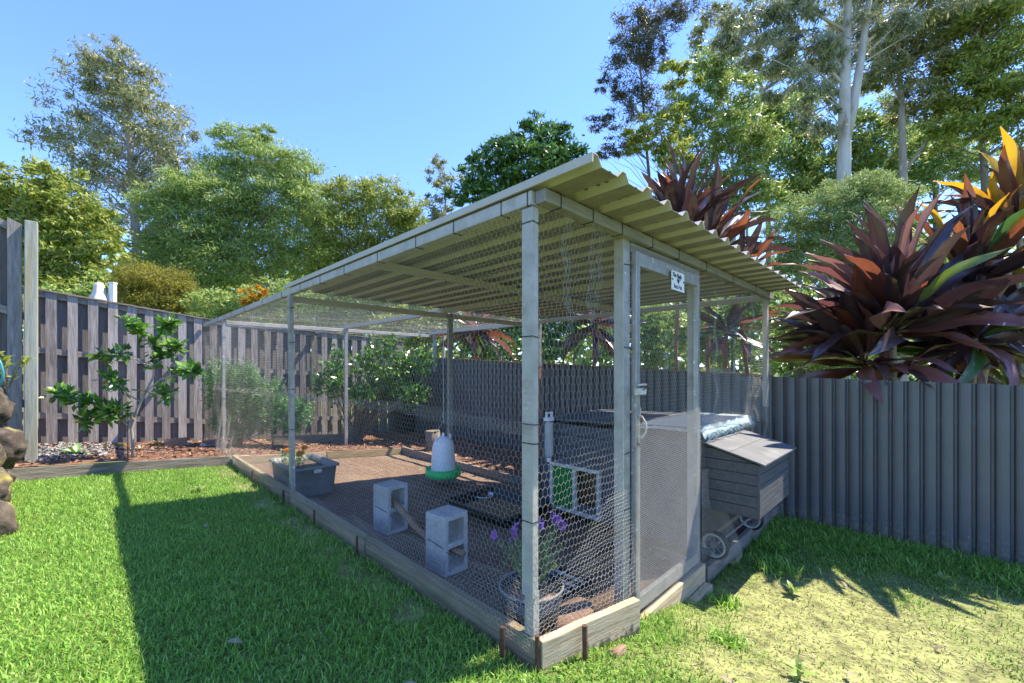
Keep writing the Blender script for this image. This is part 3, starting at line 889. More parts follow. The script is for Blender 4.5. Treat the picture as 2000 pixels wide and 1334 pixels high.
def left_map(r, z, off=0.0):
    bul = .012 * wob(r, z, 2.6, 2) + .02 * wob(r, z * 1.4, 1.2, 7) * smooth((.95 - z) / .5)
    return np.stack([-.010 - off + bul * .8 * (smooth((z - .38) / .15)) - .006 * np.sin(z * 7 + r), r + .006 * wob(z, r, 7, 3), z + .006 * wob(r, z, 6, 1)], 1)
A, B = hex_edges(.0, 7.1, .345, 2.2, .031, .034)
net('wire_netting', A, B, left_map, .00056, 'wire')
# folded skirt along the bottom: squashed cells, a second layer
A, B = hex_edges(.0, 5.9, .34, .62, .03, .016, keep=lambda u, v: v < .52 + .07 * np.sin(u * 1.7 + 1) + .02 * np.sin(u * 9))
net('wire_skirt', A, B, lambda r, z: left_map(r, z, .012) + np.stack([-.01 * np.sin(z * 40 + 3 * np.sin(r * 2)), .0 * r, .006 * np.sin(r * 5)], 1), .00058, 'wire')
# rumpled seam where two rolls overlap
A, B = hex_edges(.0, 6.6, 0, .085, .028, .02)
def seam_map(u, v):
    z = 1.225 + .032 * np.sin(u * .55 + .4) + .0 * u + v * (.35 + .45 * (.5 + .5 * np.sin(u * 2.1))) - .03 * np.abs(wob(u, u * 0, .9, 2))
    return np.stack([-.018 - .012 * np.sin(u * 23 + v * 60), u + .008 * np.sin(v * 90 + u * 14), z + .005 * np.sin(u * 31)], 1)
net('wire_seam', A, B, seam_map, .0006, 'wire')
# skirt that hangs loose at the far end of the boards
A, B = hex_edges(4.6, 5.8, .38, .98, .032, .03, keep=lambda u, v: (v - .38) < (u - 4.55) * .75)
net('wire_skirt', A, B, lambda r, z: np.stack([-.03 - .06 * (1 - smooth((z - .38) / .55)) - .02 * np.sin(r * 26), r + .02 * np.sin(z * 9), z], 1), .00062, 'wire')
# front netting between corner and door
def front_map(q, z, off=0.0):
    bul = .012 * wob(q, z, 3.1, 5) - .09 * smooth((.62 - z) / .3) * smooth(q / .6) * (q < .75)
    return np.stack([q + .008 * wob(z, q, 8, 2), -.010 - off + bul, z + .008 * wob(q, z, 7, 4)], 1)
A, B = hex_edges(.0, .70, .36, 2.19, .030, .044)
net('wire_netting', A, B, front_map, .00056, 'wire')
A, B = hex_edges(.0, .76, .37, .86, .030, .026, keep=lambda u, v: v < .60 + .34 * smooth((u - .05) / .65))
net('wire_skirt', A, B, lambda q, z: front_map(q, z, .012), .0006, 'wire')
# rumpled vertical folds under the beam
for qa, zb in ((.17, 1.62), (.36, 1.72), (.42, 1.8)):
    A, B = hex_edges(0, .05, zb, 2.2, .018, .05)
    net('wire_fold', A, B, lambda u, v, qa=qa: np.stack([qa + u + .012 * np.sin(v * 11 + qa * 9), -.022 - .01 * np.sin(v * 30), v], 1), .0006, 'wire')
# right of the door, above and around the nesting box
A, B = hex_edges(1.70, 3.44, .16, 2.19, .033, .03, keep=lambda u, v: ~((u > 1.80) & (u < 2.66) & (v > .50) & (v < 1.0)))
net('wire_netting', A, B, lambda q, z: np.stack([q + .01 * wob(z, q, 6, 2), .0 + .028 * wob(q, z, 2.2, 8) - .03 * smooth((1.0 - z) / .5) * smooth((2.4 - q) / .4), z + .01 * wob(q, z, 4, 1)], 1), .00056, 'wire')
A, B = hex_edges(1.70, 2.02, .15, .8, .016, .014)
net('wire_skirt', A, B, lambda q, z: np.stack([q, -.03 - .16 * (1 - smooth((z - .15) / .5)) * smooth((q - 1.7) / .2), z], 1), .00062, 'wire_fine')
for qa, za, zb, sw in ((2.86, .75, 2.15, .05), (3.28, .6, 1.55, .03), (1.98, 1.0, 2.1, .02)):
    A, B = hex_edges(0, .05, za, zb, .014, .03)
    net('wire_fold', A, B, lambda u, v, qa=qa, sw=sw: np.stack([qa + u * 1.0 + sw * np.sin(v * 3.1), -.02 - .012 * np.sin(v * 20), v], 1), .00062, 'wire')
A, B = hex_edges(1.70, 3.3, 1.02, 1.52, .03, .018, keep=lambda u, v: v < 1.55 - .1 * (u - 1.7))
net('wire_skirt', A, B, lambda q, z: np.stack([q, -.012 - .02 * np.sin(z * 20 + q * 2), z + .012 * np.sin(q * 9)], 1), .00062, 'wire')
# netting roof over the rear half
A, B = hex_edges(.02, 3.48, 3.1, 7.15, .05, .054)
net('roof_netting', A, B, lambda q, r: np.stack([q, r, BT + .004 - .03 * np.sin((q % 1.74) / 1.74 * math.pi) * np.abs(np.sin((r - 3.1) * 1.13)) + .006 * wob(q, r, 4, 2)], 1), .00062, 'wire')

# ------------------------------------------------------------------ door
door = bpy.data.objects.new('door', None); link(door, run); door.location = (.775, -.035, .19)
DW, DH = .868, 1.95
MB().box(0, .044, 0, .03, 0, DH).build('stile', 'galv', door, bevel=.002)
MB().box(DW - .034, DW, 0, .03, 0, DH).build('stile', 'galv', door, bevel=.002)
MB().box(.0445, DW - .0345, .001, .029, DH - .075, DH - .001).build('top_rail', 'galv', door, bevel=.002)
MB().box(.0445, DW - .0345, .001, .029, .0, .07).build('bottom_rail', 'galv', door, bevel=.002)
A, B = hex_edges(.01, DW - .01, 1.0, DH - .03, .026, .03)
net('wire_netting', A, B, lambda u, v: np.stack([u + .004 * wob(v, u, 9, 1), -.004 - .004 * wob(u, v, 6, 2), v], 1), .00058, 'wire', door)
A, B = hex_edges(.004, DW - .002, .005, 1.02, .0155, .0155)
net('fine_netting', A, B, lambda u, v: np.stack([u, -.008 - .006 * wob(u, v, 4, 3) * smooth(u / .1), v + .035 * u * smooth((v - .6) / .4)], 1), .00085, 'wire_fine', door)
latch = MB().box(-.028, .075, -.022, -.004, 1.175, 1.21).box(-.03, .07, -.03, -.0225, 1.225, 1.235).build('latch', 'beige_metal', door, bevel=.002)
MB().tube([(.02, -.03, 1.2), (.05, -.04, 1.22), (.075, -.03, 1.245), (.09, -.02, 1.25)], .003, 6).build('latch_wire', 'rust', latch)
MB().tube([(.018, -.004, 1.06), (.02, -.022, 1.058), (.03, -.036, 1.03), (.036, -.040, 1.0), (.033, -.036, .97), (.022, -.022, .945), (.018, -.004, .943), (.014, -.008, .90)], .0055, 8).build('handle', 'beige_metal', door, True)
MB().tube([(-.01, -.012, 1.15), (.01, -.02, 1.1), (.0, -.02, 1.05)], .003, 6).build('latch_wire', 'galv', latch)

bolt = MB().lathe([(0, -.004), (.0055, -.004), (.0065, 0)], 8).mesh('bolt', 'screw')
for z in (.04, .5, .96, 1.4, 1.91):
    mobj('bolt', bolt, door, (.022, -.00056, z), (rad(90), 0, 0)); mobj('bolt', bolt, door, (DW - .017, -.00056, z + .02), (rad(90), 0, 0))
for (x, z) in ((.73, .5), (.745, 1.1), (.72, 1.45), (.735, 2.0), (1.69, .6), (1.70, 1.2), (1.685, 1.95)):
    mobj('bolt', bolt, run, (x, -.0045, z), (rad(90), 0, 0))
for (y, z) in ((.04, .7), (.05, 1.35), (.035, 1.9), (3.02, 1.2), (3.04, 2.1)):
    mobj('bolt', bolt, run, (-.00056, y, z), (0, rad(-90), 0))

# ------------------------------------------------------------------ sign on the door
sg = E('sign', 1.17, -.052, 1.985, 'small white handwritten sign wired to the top of the mesh door', 'sign')
MB().box(0, .18, 0, .003, 0, .115).build('card', 'card_white', sg)
def text(body, x, z, size, parent, shear=0.0, name='lettering', sx=1.0, bold=0.0):
    cu = bpy.data.curves.new('lettering', 'FONT')
    cu.body = body; cu.size = size; cu.shear = shear; cu.extrude = .0004; cu.offset = bold; cu.resolution_u = 3
    t = bpy.data.objects.new('tmp', cu); COL.objects.link(t)
    dg = bpy.context.evaluated_depsgraph_get()
    me = bpy.data.meshes.new_from_object(t.evaluated_get(dg))
    bpy.data.objects.remove(t)
    me.materials.clear(); me.materials.append(MATS['ink'])
    o = mobj(name, me, parent, (x, -.0012, z), (rad(90), 0, 0), (sx, 1, 1))
    return o
text('The Fluffy', .008, .082, .034, sg, .25, sx=.95, bold=.0009).rotation_euler = (rad(90), rad(3), 0)
text('Butt Hut', .030, .012, .036, sg, .0, sx=.9)
hp = []
for k in range(25):
    t = 2 * math.pi * k / 25
    x = 16 * math.sin(t) ** 3; y = 13 * math.cos(t) - 5 * math.cos(2 * t) - 2 * math.cos(3 * t) - math.cos(4 * t)
    hp.append((.092 + x * .00105, -.0015, .060 + y * .0012))
MB().poly(hp).build('emblem', 'ink', sg)
for x in (.002, .16):
    MB().box(x, x + .018, -.0022, -.0006, .058, .066).build('tie_wire', 'ink', sg)

# ================================================================== hen house with nesting box
hh = E('hen_house', 1.82, .03, 0, 'slate grey plank hen house on wheels with a cloth covered roof', 'hen house')
HL, HW = 1.52, 1.03
body = bpy.data.objects.new('body', None); link(body, hh)
z0, z1 = .20, 1.0
def planks(parent, x0, x1, y0, y1, za, zb, n, material, skip=None):
    h = (zb - za) / n
    for k in range(n):
        a = za + k * h; b = a + h - .005
        e = random.uniform(0, .0015)
        segs = [(y0, y1)]
        if skip and a < skip[3] and b > skip[2]:
            segs = [(y0, skip[0]), (skip[1], y1)]
        for (s0, s1) in segs:
            if abs(x1 - x0) < .05:
                MB().box(x0 - e, x1, s0, s1, a, b).build('plank', material, parent, bevel=.0015)
            else:
                MB().box(x0, x1, s0 - e, s1, a, b).build('plank', material, parent, bevel=.0015)
planks(body, 0, .015, .02, HL - .02, z0, z1, 8, 'hen_dark', skip=(.86, 1.12, .30, .60))   # side with the little door
planks(body, .02, HW - .02, 0, .015, .98 - .0, 1.10, 1, 'hen_grey')
planks(body, .02, HW - .02, .001, .015, .56, .97, 4, 'hen_grey')
planks(body, HW - .015, HW, .02, HL - .02, z0, z1, 8, 'hen_dark')
planks(body, .02, HW - .02, HL - .015, HL, z0, z1, 8, 'hen_dark')
for (x, y) in ((.0, .0), (HW - .02, .0), (0, HL - .02), (HW - .02, HL - .02)):
    MB().box(x + .0, x + .02, y, y + .0195, .13, 1.02).build('corner_post', 'hen_grey', body, bevel=.002)
MB().box(.016, HW - .016, .016, HL - .016, .20, .235).build('floor', 'hen_inside', body)
MB().box(.17, .19, .75, 1.35, .24, .55).build('inner_wall', 'hen_inside', body)
# cloth covered roof
MB().hexa([(-.05, -.03, 1.06), (HW + .03, -.03, 1.06), (HW + .03, HL + .05, 1.02), (-.05, HL + .05, 1.02),
           (-.05, -.03, 1.085), (HW + .03, -.03, 1.085), (HW + .03, HL + .05, 1.04), (-.05, HL + .05, 1.04)]).build('roof', 'hen_dark', hh, bevel=.003)
cm = MB(); nx, ny = 26, 20
for i in range(nx + 1):
    for j in range(ny + 1):
        x = -.07 + (HW + .12) * i / nx; y = -.06 + (.50) * j / ny
        z = 1.092 - .012 * j / ny + .005 * float(wob(x * 4, y * 4, 2, 1)) + .006
        if j == 0: z -= .05 + random.uniform(0, .02)
        if i in (0, nx): z -= .04
        cm.v.append((x + random.uniform(-.004, .004), y + random.uniform(-.004, .004), z))
for i in range(nx):
    for j in range(ny):
        b = i * (ny + 1) + j
        cm.f.append((b, b + ny + 1, b + ny + 2, b + 1))
cl = cm.build('roof_cloth', 'cloth_blue', hh, True)
fr = MB()
for k in range(150):
    x = random.uniform(-.06, HW + .04); L_ = random.uniform(.02, .06)
    fr.tube([(x, -.06, 1.05), (x + random.uniform(-.02, .02), -.07 - random.uniform(0, .02), 1.05 - L_ * .6), (x + random.uniform(-.03, .03), -.07, 1.05 - L_)], .0012, 3, False)
tag(fr.build('frayed_edge', 'cloth_blue', cl), kind='stuff')
# sliding door panel on the side facing the feeder
pf = bpy.data.objects.new('sliding_door', None); link(pf, hh); pf.location = (-.02, .83, .20)
for (a0, a1, b0, b1) in ((0, .55, .40, .43), (0, .55, .0, .03), (0, .03, .031, .399), (.52, .55, .031, .399), (.255, .285, .031, .399)):
    MB().box(-.022, .018, a0, a1, b0, b1).build('frame', 'grey_frame', pf, bevel=.004)
MB().box(-.006, .004, .286, .519, .031, .399).build('panel', 'green_door', pf)
# nesting box
nb = bpy.data.objects.new('nesting_box', None); link(nb, hh)
NW, NL = .80, .38
def side(x):
    h = .073; top0, top1 = .866, .968
    def yt(z): return -NL + max(0.0, (z - top0) / (top1 - top0)) * (NL - .006)
    k = 0
    while .51 + k * h < top1 - .01:
        a = .51 + k * h; b = min(a + h - .004, top1)
        e = random.uniform(0, .0015)
        ya, yb = yt(a), yt(b)
        if a < top0 < b:         # plank cut to the slope of the lid
            m = MB(); prof = [(-NL, a), (-.004, a), (-.004, b), (yb, b), (-NL, top0)]
            m.v = [(x - e, y, z) for (y, z) in prof] + [(x + .014, y, z) for (y, z) in prof]
            m.f = [(4, 3, 2, 1, 0), (5, 6, 7, 8, 9)] + [(i, (i + 1) % 5, (i + 1) % 5 + 5, i + 5) for i in range(5)]
            m.build('plank', 'hen_grey', nb)
        else:
            MB().hexa([(x - e, ya, a), (x + .014, ya, a), (x + .014, -.004, a), (x - e, -.004, a),
                       (x - e, yb, b), (x + .014, yb, b), (x + .014, -.004, b), (x - e, -.004, b)]).build('plank', 'hen_grey', nb, bevel=.0012)
        k += 1
side(0); side(NW - .014)
for k in range(5):
    a = .51 + k * .073
    MB().box(.0165, NW - .0165, -NL - .002, -NL + .012, a, a + .069 if k < 4 else .862).build('plank', 'hen_grey', nb, bevel=.0015)
MB().box(-.003, .0155, -NL - .006, -NL + .01, .505, .862).build('corner_post', 'hen_grey', nb, bevel=.002)
MB().box(.0145, NW - .0145, -NL + .013, -.004, .51, .53).build('floor', 'hen_dark', nb)
for (x0, x1) in ((-.035, NW * .5 - .003), (NW * .5 + .003, NW + .035)):
    pass
for (a, b) in ((0.0, .497), (.503, 1.0)):
    ya, yb = -NL - .045 + (NL + .05) * a, -NL - .045 + (NL + .05) * b
    za, zb = .872 + .115 * a, .872 + .115 * b
    MB().hexa([(-.04, ya, za), (NW + .05, ya, za), (NW + .05, yb, zb), (-.04, yb, zb),
               (-.04, ya, za + .012), (NW + .05, ya, za + .012), (NW + .05, yb, zb + .012), (-.04, yb, zb + .012)]).build('lid_panel', 'hen_lid', nb, bevel=.002)
def wheel(x, y, z, R_):
    w = bpy.data.objects.new('wheel', None); link(w, hh); w.location = (x, y, z); w.rotation_euler = (0, rad(90), 0)
    pr = [(R_ - .02, -.018), (R_ - .004, -.018), (R_, -.008), (R_, .008), (R_ - .004, .018), (R_ - .02, .018), (R_ - .02, -.018)]
    MB().lathe(pr, 28).build('tyre', 'black_plastic', w, True)
    MB().lathe([(R_ - .0195, -.02), (R_ - .034, -.022), (R_ - .036, .0), (R_ - .034, .022), (R_ - .0195, .02)], 28).build('rim', 'grey_frame', w, True)
    h = MB().lathe([(0, -.026), (.018, -.024), (.02, 0), (.018, .024), (0, .026)], 16)
    for k in range(8):
        t = k * math.pi / 4
        h.bar((.016 * math.cos(t), .016 * math.sin(t), 0), ((R_ - .033) * math.cos(t), (R_ - .033) * math.sin(t), 0), .007, .012)
    h.build('hub', 'pot_rim', w)
wheel(.12, -.055, .215, .105)
wheel(.98, -.055, .20, .105)
MB().tube([(.13, -.055, .207), (.97, -.055, .20)], .008, 8).build('axle', 'galv', hh)
for x in (.02, HW - .06):
    MB().box(x, x + .04, -.06, HL - .1, .165, .198).build('skid', 'hen_dark', hh)
MB().box(.0, .045, HL + .18, HL + .225, .04, 1.02).build('leg', 'hen_dark', hh, bevel=.003)
MB().box(.0, .04, HL + .005, HL + .175, .98, 1.015).build('rail', 'hen_dark', hh, bevel=.003)
MB().box(.0, .04, HL + .005, HL + .175, .16, .2).build('rail', 'hen_dark', hh, bevel=.003)

# ================================================================== things in the run
# hanging feeder
fd = E('poultry_feeder', 1.70, 3.0, .20, 'white bell poultry feeder with green tray hanging on a string', 'feeder')
MB().lathe([(.0, .03), (.205, .03), (.212, .05), (.21, .125), (.202, .125), (.2, .06), (.15, .055)], 36).build('tray', 'green_plastic', fd, True)
tr = MB()
for k in range(12):
    t = k * math.pi / 6
    tr.bar((.14 * math.cos(t), .14 * math.sin(t), .09), (.198 * math.cos(t), .198 * math.sin(t), .11), .004, .02)
tr.build('divider', 'green_plastic', fd)
MB().lathe([(.15, .07), (.148, .1), (.132, .36), (.126, .40), (.11, .44), (.085, .475), (.05, .495), (0, .50)], 36).build('bell', 'white_plastic', fd, True)
for x in (-.10, .10):
    MB().box(x - .008, x + .008, -.012, .012, .44, .52).build('lug', 'white_plastic', fd, bevel=.002)
MB().lathe([(.018, .49), (.016, .54), (0, .545)], 12).build('knob', 'white_plastic', fd)
MB().tube([(-.1, 0, .51), (-.085, 0, .58), (-.04, 0, .64), (0, 0, .66), (.04, 0, .64), (.085, 0, .58), (.1, 0, .51)], .003, 6).build('bail', 'steel', fd)
MB().tube([(0, 0, .655), (.004, 0, .8), (.0, .004, 1.4), (.04, .04, 1.99)], .0035, 6).build('string', 'string', fd)
MB().tube([(.0, .0, .655), (.012, .0, .70), (-.012, .0, .75), (.004, .0, .8)], .004, 6).build('knot', 'string', fd)

# concrete blocks with a branch perch
def block(q, r, rz, label):
    o = E('concrete_block', q, r, float(g_floor(q, r)) - .004, label, 'block', None, rz)
    H, Wd = .37, .19
    m = MB(); t = .032
    m.box(-Wd / 2, Wd / 2, -Wd / 2, Wd / 2, 0, t); m.box(-Wd / 2, Wd / 2, -Wd / 2, Wd / 2, H - t, H); m.box(-Wd / 2, Wd / 2, -Wd / 2, Wd / 2, H / 2 - .016, H / 2 + .016)
    me = MB()
    bm = bmesh.new()
    # outer shell with two cores running along local y
    def ring(z0, z1):
        pass
    x0, x1 = -Wd / 2, Wd / 2
    cores = [(x0 + t, x1 - t, t, H / 2 - .016), (x0 + t, x1 - t, H / 2 + .016, H - t)]
    v = {}
    def V(x, y, z):
        k = (round(x, 5), round(y, 5), round(z, 5))
        if k not in v: v[k] = bm.verts.new(k)
        return v[k]
    xs = [x0, x0 + t, x1 - t, x1]; zs = [0, t, H / 2 - .016, H / 2 + .016, H - t, H]
    for y, flip in ((-Wd / 2, False), (Wd / 2, True)):
        for i in range(3):
            for j in range(5):
                if i == 1 and j in (1, 3): continue
                p = [V(xs[i], y, zs[j]), V(xs[i + 1], y, zs[j]), V(xs[i + 1], y, zs[j + 1]), V(xs[i], y, zs[j + 1])]
                bm.faces.new(p[::-1] if flip else p)
    ya, yb = -Wd / 2, Wd / 2
    for i in range(3):
        bm.faces.new([V(xs[i], ya, H), V(xs[i + 1], ya, H), V(xs[i + 1], yb, H), V(xs[i], yb, H)])
        bm.faces.new([V(xs[i], yb, 0), V(xs[i + 1], yb, 0), V(xs[i + 1], ya, 0), V(xs[i], ya, 0)])
    for j in range(5):
        bm.faces.new([V(x0, yb, zs[j]), V(x0, ya, zs[j]), V(x0, ya, zs[j + 1]), V(x0, yb, zs[j + 1])])
        bm.faces.new([V(x1, ya, zs[j]), V(x1, yb, zs[j]), V(x1, yb, zs[j + 1]), V(x1, ya, zs[j + 1])])
    for (a0, a1, b0, b1) in cores:
        bm.faces.new([V(a0, ya, b0), V(a0, yb, b0), V(a1, yb, b0), V(a1, ya, b0)])
        bm.faces.new([V(a0, ya, b1), V(a1, ya, b1), V(a1, yb, b1), V(a0, yb, b1)])
        bm.faces.new([V(a0, ya, b0), V(a0, ya, b1), V(a0, yb, b1), V(a0, yb, b0)])
        bm.faces.new([V(a1, ya, b1), V(a1, ya, b0), V(a1, yb, b0), V(a1, yb, b1)])
    bmesh.ops.recalc_face_normals(bm, faces=bm.faces)
    mesh = bpy.data.meshes.new('body'); bm.to_mesh(mesh); bm.free()
    mesh.materials.append(MATS['concrete'])
    b = mobj('body', mesh, o)
    md = b.modifiers.new('bevel', 'BEVEL'); md.width = .006; md.segments = 2; md.limit_method = 'ANGLE'
    z = H * .5
    MB().tube([(x0 - .002, ya + .16, z + .02), (x0 - .003, ya + .02, z), (x0 + .02, ya - .004, z - .03), (x0 + .07, ya - .003, z - .07)], .003, 5).build('tie_wire', 'tie', o)
    return o
b2 = block(.30, 1.02, rad(4), 'hollow concrete block on end with the perch poking out, beside the lavender pot')
b1 = block(.385, 1.88, rad(8), 'hollow concrete block on end holding the perch, between the tub and the other block')
pz = float(g_floor(.35, 1)) + .135
mid = W(.34, 1.1, 0)
pp = [W(.32, .87, pz + .005), W(.30, 1.02, pz), W(.32, 1.26, pz - .012), W(.35, 1.46, pz + .004), W(.38, 1.66, pz + .04), W(.39, 1.88, pz + .115), W(.40, 2.04, pz + .13)]
o0 = pp[0]
tag(MB().tube([p - o0 for p in pp], [.018, .02, .021, .022, .025, .022, .018], 9).build('branch_perch', 'perch', None, True, loc=o0), 'crooked brown branch perch threaded through both concrete blocks', 'perch')

# tub with marigolds
tb = E('plastic_tub', .28, 3.5, .24, 'grey plastic storage tub used as a planter', 'tub')
m = MB()
def rrect(hx, hy, z, rc=.05, n=5):
    out = []
    for (sx, sy, a0) in ((1, 1, 0), (-1, 1, 90), (-1, -1, 180), (1, -1, 270)):
        for k in range(n):
            t = rad(a0 + 90 * k / (n - 1))
            out.append((sx * (hx - rc) + rc * math.cos(t), sy * (hy - rc) + rc * math.sin(t), z))
    return out
rings = [rrect(.175, .33, 0), rrect(.19, .345, .04), rrect(.21, .37, .285), rrect(.232, .392, .287), rrect(.232, .392, .305), rrect(.205, .365, .305), rrect(.19, .35, .23)]
for rg in rings: m.v += rg
n = len(rings[0])
for i in range(len(rings) - 1):
    for k in range(n):
        k2 = (k + 1) % n
        m.f.append((i * n + k, i * n + k2, (i + 1) * n + k2, (i + 1) * n + k))
m.f.append(tuple(range(n))[::-1])
m.build('bin', 'tub_grey', tb, True)
MB().poly(rrect(.196, .356, .245)).build('soil', 'soil', tb)
MB().box(-.035, .035, -.405, -.393, .25, .285).build('clip', 'grey_frame', tb, bevel=.003)
mg = E('marigold_plant', .24, 3.62, .485, 'orange and yellow marigolds growing in the grey tub', 'plant')
c = rng.normal(0, 1, (420, 3)) * np.array([.07, .09, .05]) + np.array([0, 0, .08])
c[:, 2] = np.abs(c[:, 2])
V, Fq = leaf_cloud(c, rng.normal(0, 1, (420, 3)) + np.array([0, 0, .5]), rng.normal(0, 1, (420, 3)), rng.uniform(.02, .05, 420), rng.uniform(.006, .014, 420))
mobj('foliage', mesh_np('foliage', V, Fq, 4, 'bush_leaf'), mg)
stm = MB()
heads = ((-.03, .02, .17), (.06, -.08, .19), (.05, -.05, .13), (.0, -.12, .14), (-.05, .09, .15))
for (x, y, z) in heads: stm.tube([(x * .4, y * .4, 0), (x * .8, y * .8, z * .6), (x, y, z)], .003, 5)
stm.build('stem', 'bush_leaf', mg)
def bloom(parent, x, y, z, s):
    n_ = 60
    d = unit(rng.normal(0, 1, (n_, 3)) + np.array([-.2, -.3, .6]))
    V, Fq = leaf_cloud(np.array([[x, y, z]]) + d * s * .7, d, unit(rng.normal(0, 1, (n_, 3))), np.full(n_, s), np.full(n_, s * .7))
    mobj('flower', mesh_np('flower', V, Fq, 4, 'marigold'), parent)
for (x, y, z) in heads: bloom(mg, x, y, z, .03)

# lavender in its pot, inside the corner
lp = E('plant_pot', .235, .235, .235, 'black round plant pot with a pale rim in the run corner', 'pot')
MB().lathe([(0, 0), (.125, 0), (.155, .20), (.150, .20), (.135, .14), (0, .14)], 32).build('bowl', 'pot_black', lp, True)
MB().lathe([(.1560, .196), (.160, .198), (.161, .212), (.153, .213), (.151, .206)], 32).build('rim', 'pot_rim', lp, True)
MB().lathe([(.137, .165), (.07, .175), (0, .178)], 24).build('soil', 'terracotta', lp, True)
lv = E('lavender_plant', .235, .235, .40, 'lavender with purple flower tops growing in the black pot', 'plant')
st = []
def lav_stem(x, y, L_, lx, ly):
    k = int(L_ / .006)
    t = np.linspace(.05, 1, k)
    P = np.stack([x + lx * t ** 1.4, y + ly * t ** 1.4, L_ * t], 1)
    d = rng.normal(0, 1, (k, 3)); d[:, 2] = np.abs(d[:, 2]) + .8
    d = unit(d)
    return leaf_cloud(P + d * .012, d, rng.normal(0, 1, (k, 3)), rng.uniform(.022, .04, k), rng.uniform(.004, .006, k))
Vs = []; Fs = []; off = 0; tips = []
for i in range(46):
    a = random.uniform(0, 6.28); s = random.uniform(0, .07)
    L_ = random.uniform(.14, .30); lx = random.gauss(0, .07); ly = random.gauss(0, .07)
    if i < 9: L_ = random.uniform(.27, .33); lx = (-.16, -.05, .06, .12, .14, -.12, .02, .16, .1)[i] * .9; ly = (.1, .06, -.04, -.1, -.06, .02, -.03, -.05, -.12)[i]
    V, Fq = lav_stem(s * math.cos(a), s * math.sin(a), L_, lx, ly)
    Vs.append(V); Fs.append(Fq + off); off += len(V)
    if i < 9: tips.append((s * math.cos(a) + lx, s * math.sin(a) + ly, L_))
mobj('foliage', mesh_np('foliage', np.concatenate(Vs), np.concatenate(Fs), 4, 'lavender'), lv)
for (x, y, z) in tips:
    n_ = 34
    P = np.array([[x, y, z]]) + np.stack([rng.normal(0, .006, n_), rng.normal(0, .006, n_), rng.uniform(-.005, .035, n_)], 1)
    P[:6, 2] += .02
    d = unit(rng.normal(0, 1, (n_, 3)) + np.array([0, 0, .8]))
    V, Fq = leaf_cloud(P + d * .006, d, rng.normal(0, 1, (n_, 3)), rng.uniform(.015, .028, n_), rng.uniform(.009, .014, n_))
    mobj('flower', mesh_np('flower', V, Fq, 4, 'lavender_flower'), lv)

# other bits on the floor
o = E('rubber_mat', .62, .38, float(g_floor(.62, .38)) + .004, 'black ridged mat on the floor just inside the door', 'mat')
MB().box(-.16, .2, -.12, .14, 0, .03).build('base', 'black_plastic', o, bevel=.006)
for k in range(9): MB().box(-.14 + k * .037, -.122 + k * .037, -.1, .12, .0305, .042).build('ridge', 'grey_frame' if k % 2 else 'black_plastic', o)
o = E('paver', .42, .13, float(g_floor(.42, .13)) + .01, 'rounded terracotta paver on the floor beside the black pot', 'paver')
m = MB(); pr = []
for k in range(14):
    t = 2 * math.pi * k / 14; rr_ = .12 * (1 + .12 * math.sin(2 * t + 1) + .06 * math.sin(5 * t))
    pr.append((rr_ * math.cos(t) * 1.2, rr_ * math.sin(t) * .8))
m.v = [(x, y, 0) for x, y in pr] + [(x * 1.02, y * 1.02, .035) for x, y in pr] + [(x * .85, y * .85, .05) for x, y in pr]
for i in range(2):
    for k in range(14): m.f.append((i * 14 + k, i * 14 + (k + 1) % 14, (i + 1) * 14 + (k + 1) % 14, (i + 1) * 14 + k))
m.f.append(tuple(28 + k for k in range(14)))
m.build('slab', 'terracotta', o, True)
o = E('feeding_tray', 1.42, 1.75, float(g_floor(1.42, 1.75)) + .003, 'black open plastic tray on the floor near the hen house', 'tray')
m = MB(); rings = [rrect(.26, .36, 0, .03), rrect(.30, .40, .10, .03), rrect(.315, .415, .10, .03), rrect(.315, .415, .115, .03), rrect(.292, .392, .115, .03), rrect(.25, .35, .02, .03)]
for rg in rings: m.v += rg
n = len(rings[0])
for i in range(len(rings) - 1):
    for k in range(n): m.f.append((i * n + k, i * n + (k + 1) % n, (i + 1) * n + (k + 1) % n, (i + 1) * n + k))
m.f.append(tuple(range(n))[::-1]); m.f.append(tuple(5 * n + k for k in range(n)))
m.build('pan', 'black_plastic', o, True)
MB().poly(rrect(.24, .34, .035, .03)).build('feed', 'hen_inside', o)
o = E('metal_bowl', 1.55, 2.08, float(g_floor(1.5, 2.1)) + .04, 'shiny steel bowl standing in the black tray', 'bowl')
MB().lathe([(0, 0), (.06, 0), (.095, .05), (.1, .05), (.104, .047), (.07, -.002)], 24).build('bowl', 'steel', o, True)
MB().lathe([(0, .02), (.07, .021)], 24).build('water', 'steel', o)
o = E('water_bottle', 1.735, 1.38, .68, 'clear poultry water bottle with white cap hanging on the hen house side', 'bottle')
MB().lathe([(0, 0), (.03, 0), (.042, .03), (.042, .30), (.038, .33), (0, .335)], 20).build('bottle', 'clear_plastic', o, True)
MB().box(-.045, .045, -.03, .03, .34, .375).build('cap', 'white_paint', o, bevel=.006)
MB().box(-.045, -.03, -.012, .012, .376, .41).box(.03, .045, -.012, .012, .376, .41).box(-.045, .045, -.012, .012, .4105, .425).build('handle', 'white_paint', o, bevel=.003)
MB().lathe([(0, -.04), (.02, -.04), (.024, -.001), (0, -.001)], 14).build('nozzle', 'white_paint', o)
MB().bar((.042, 0, .2), (.082, 0, .2), .02, .01).build('bracket', 'galv', o)

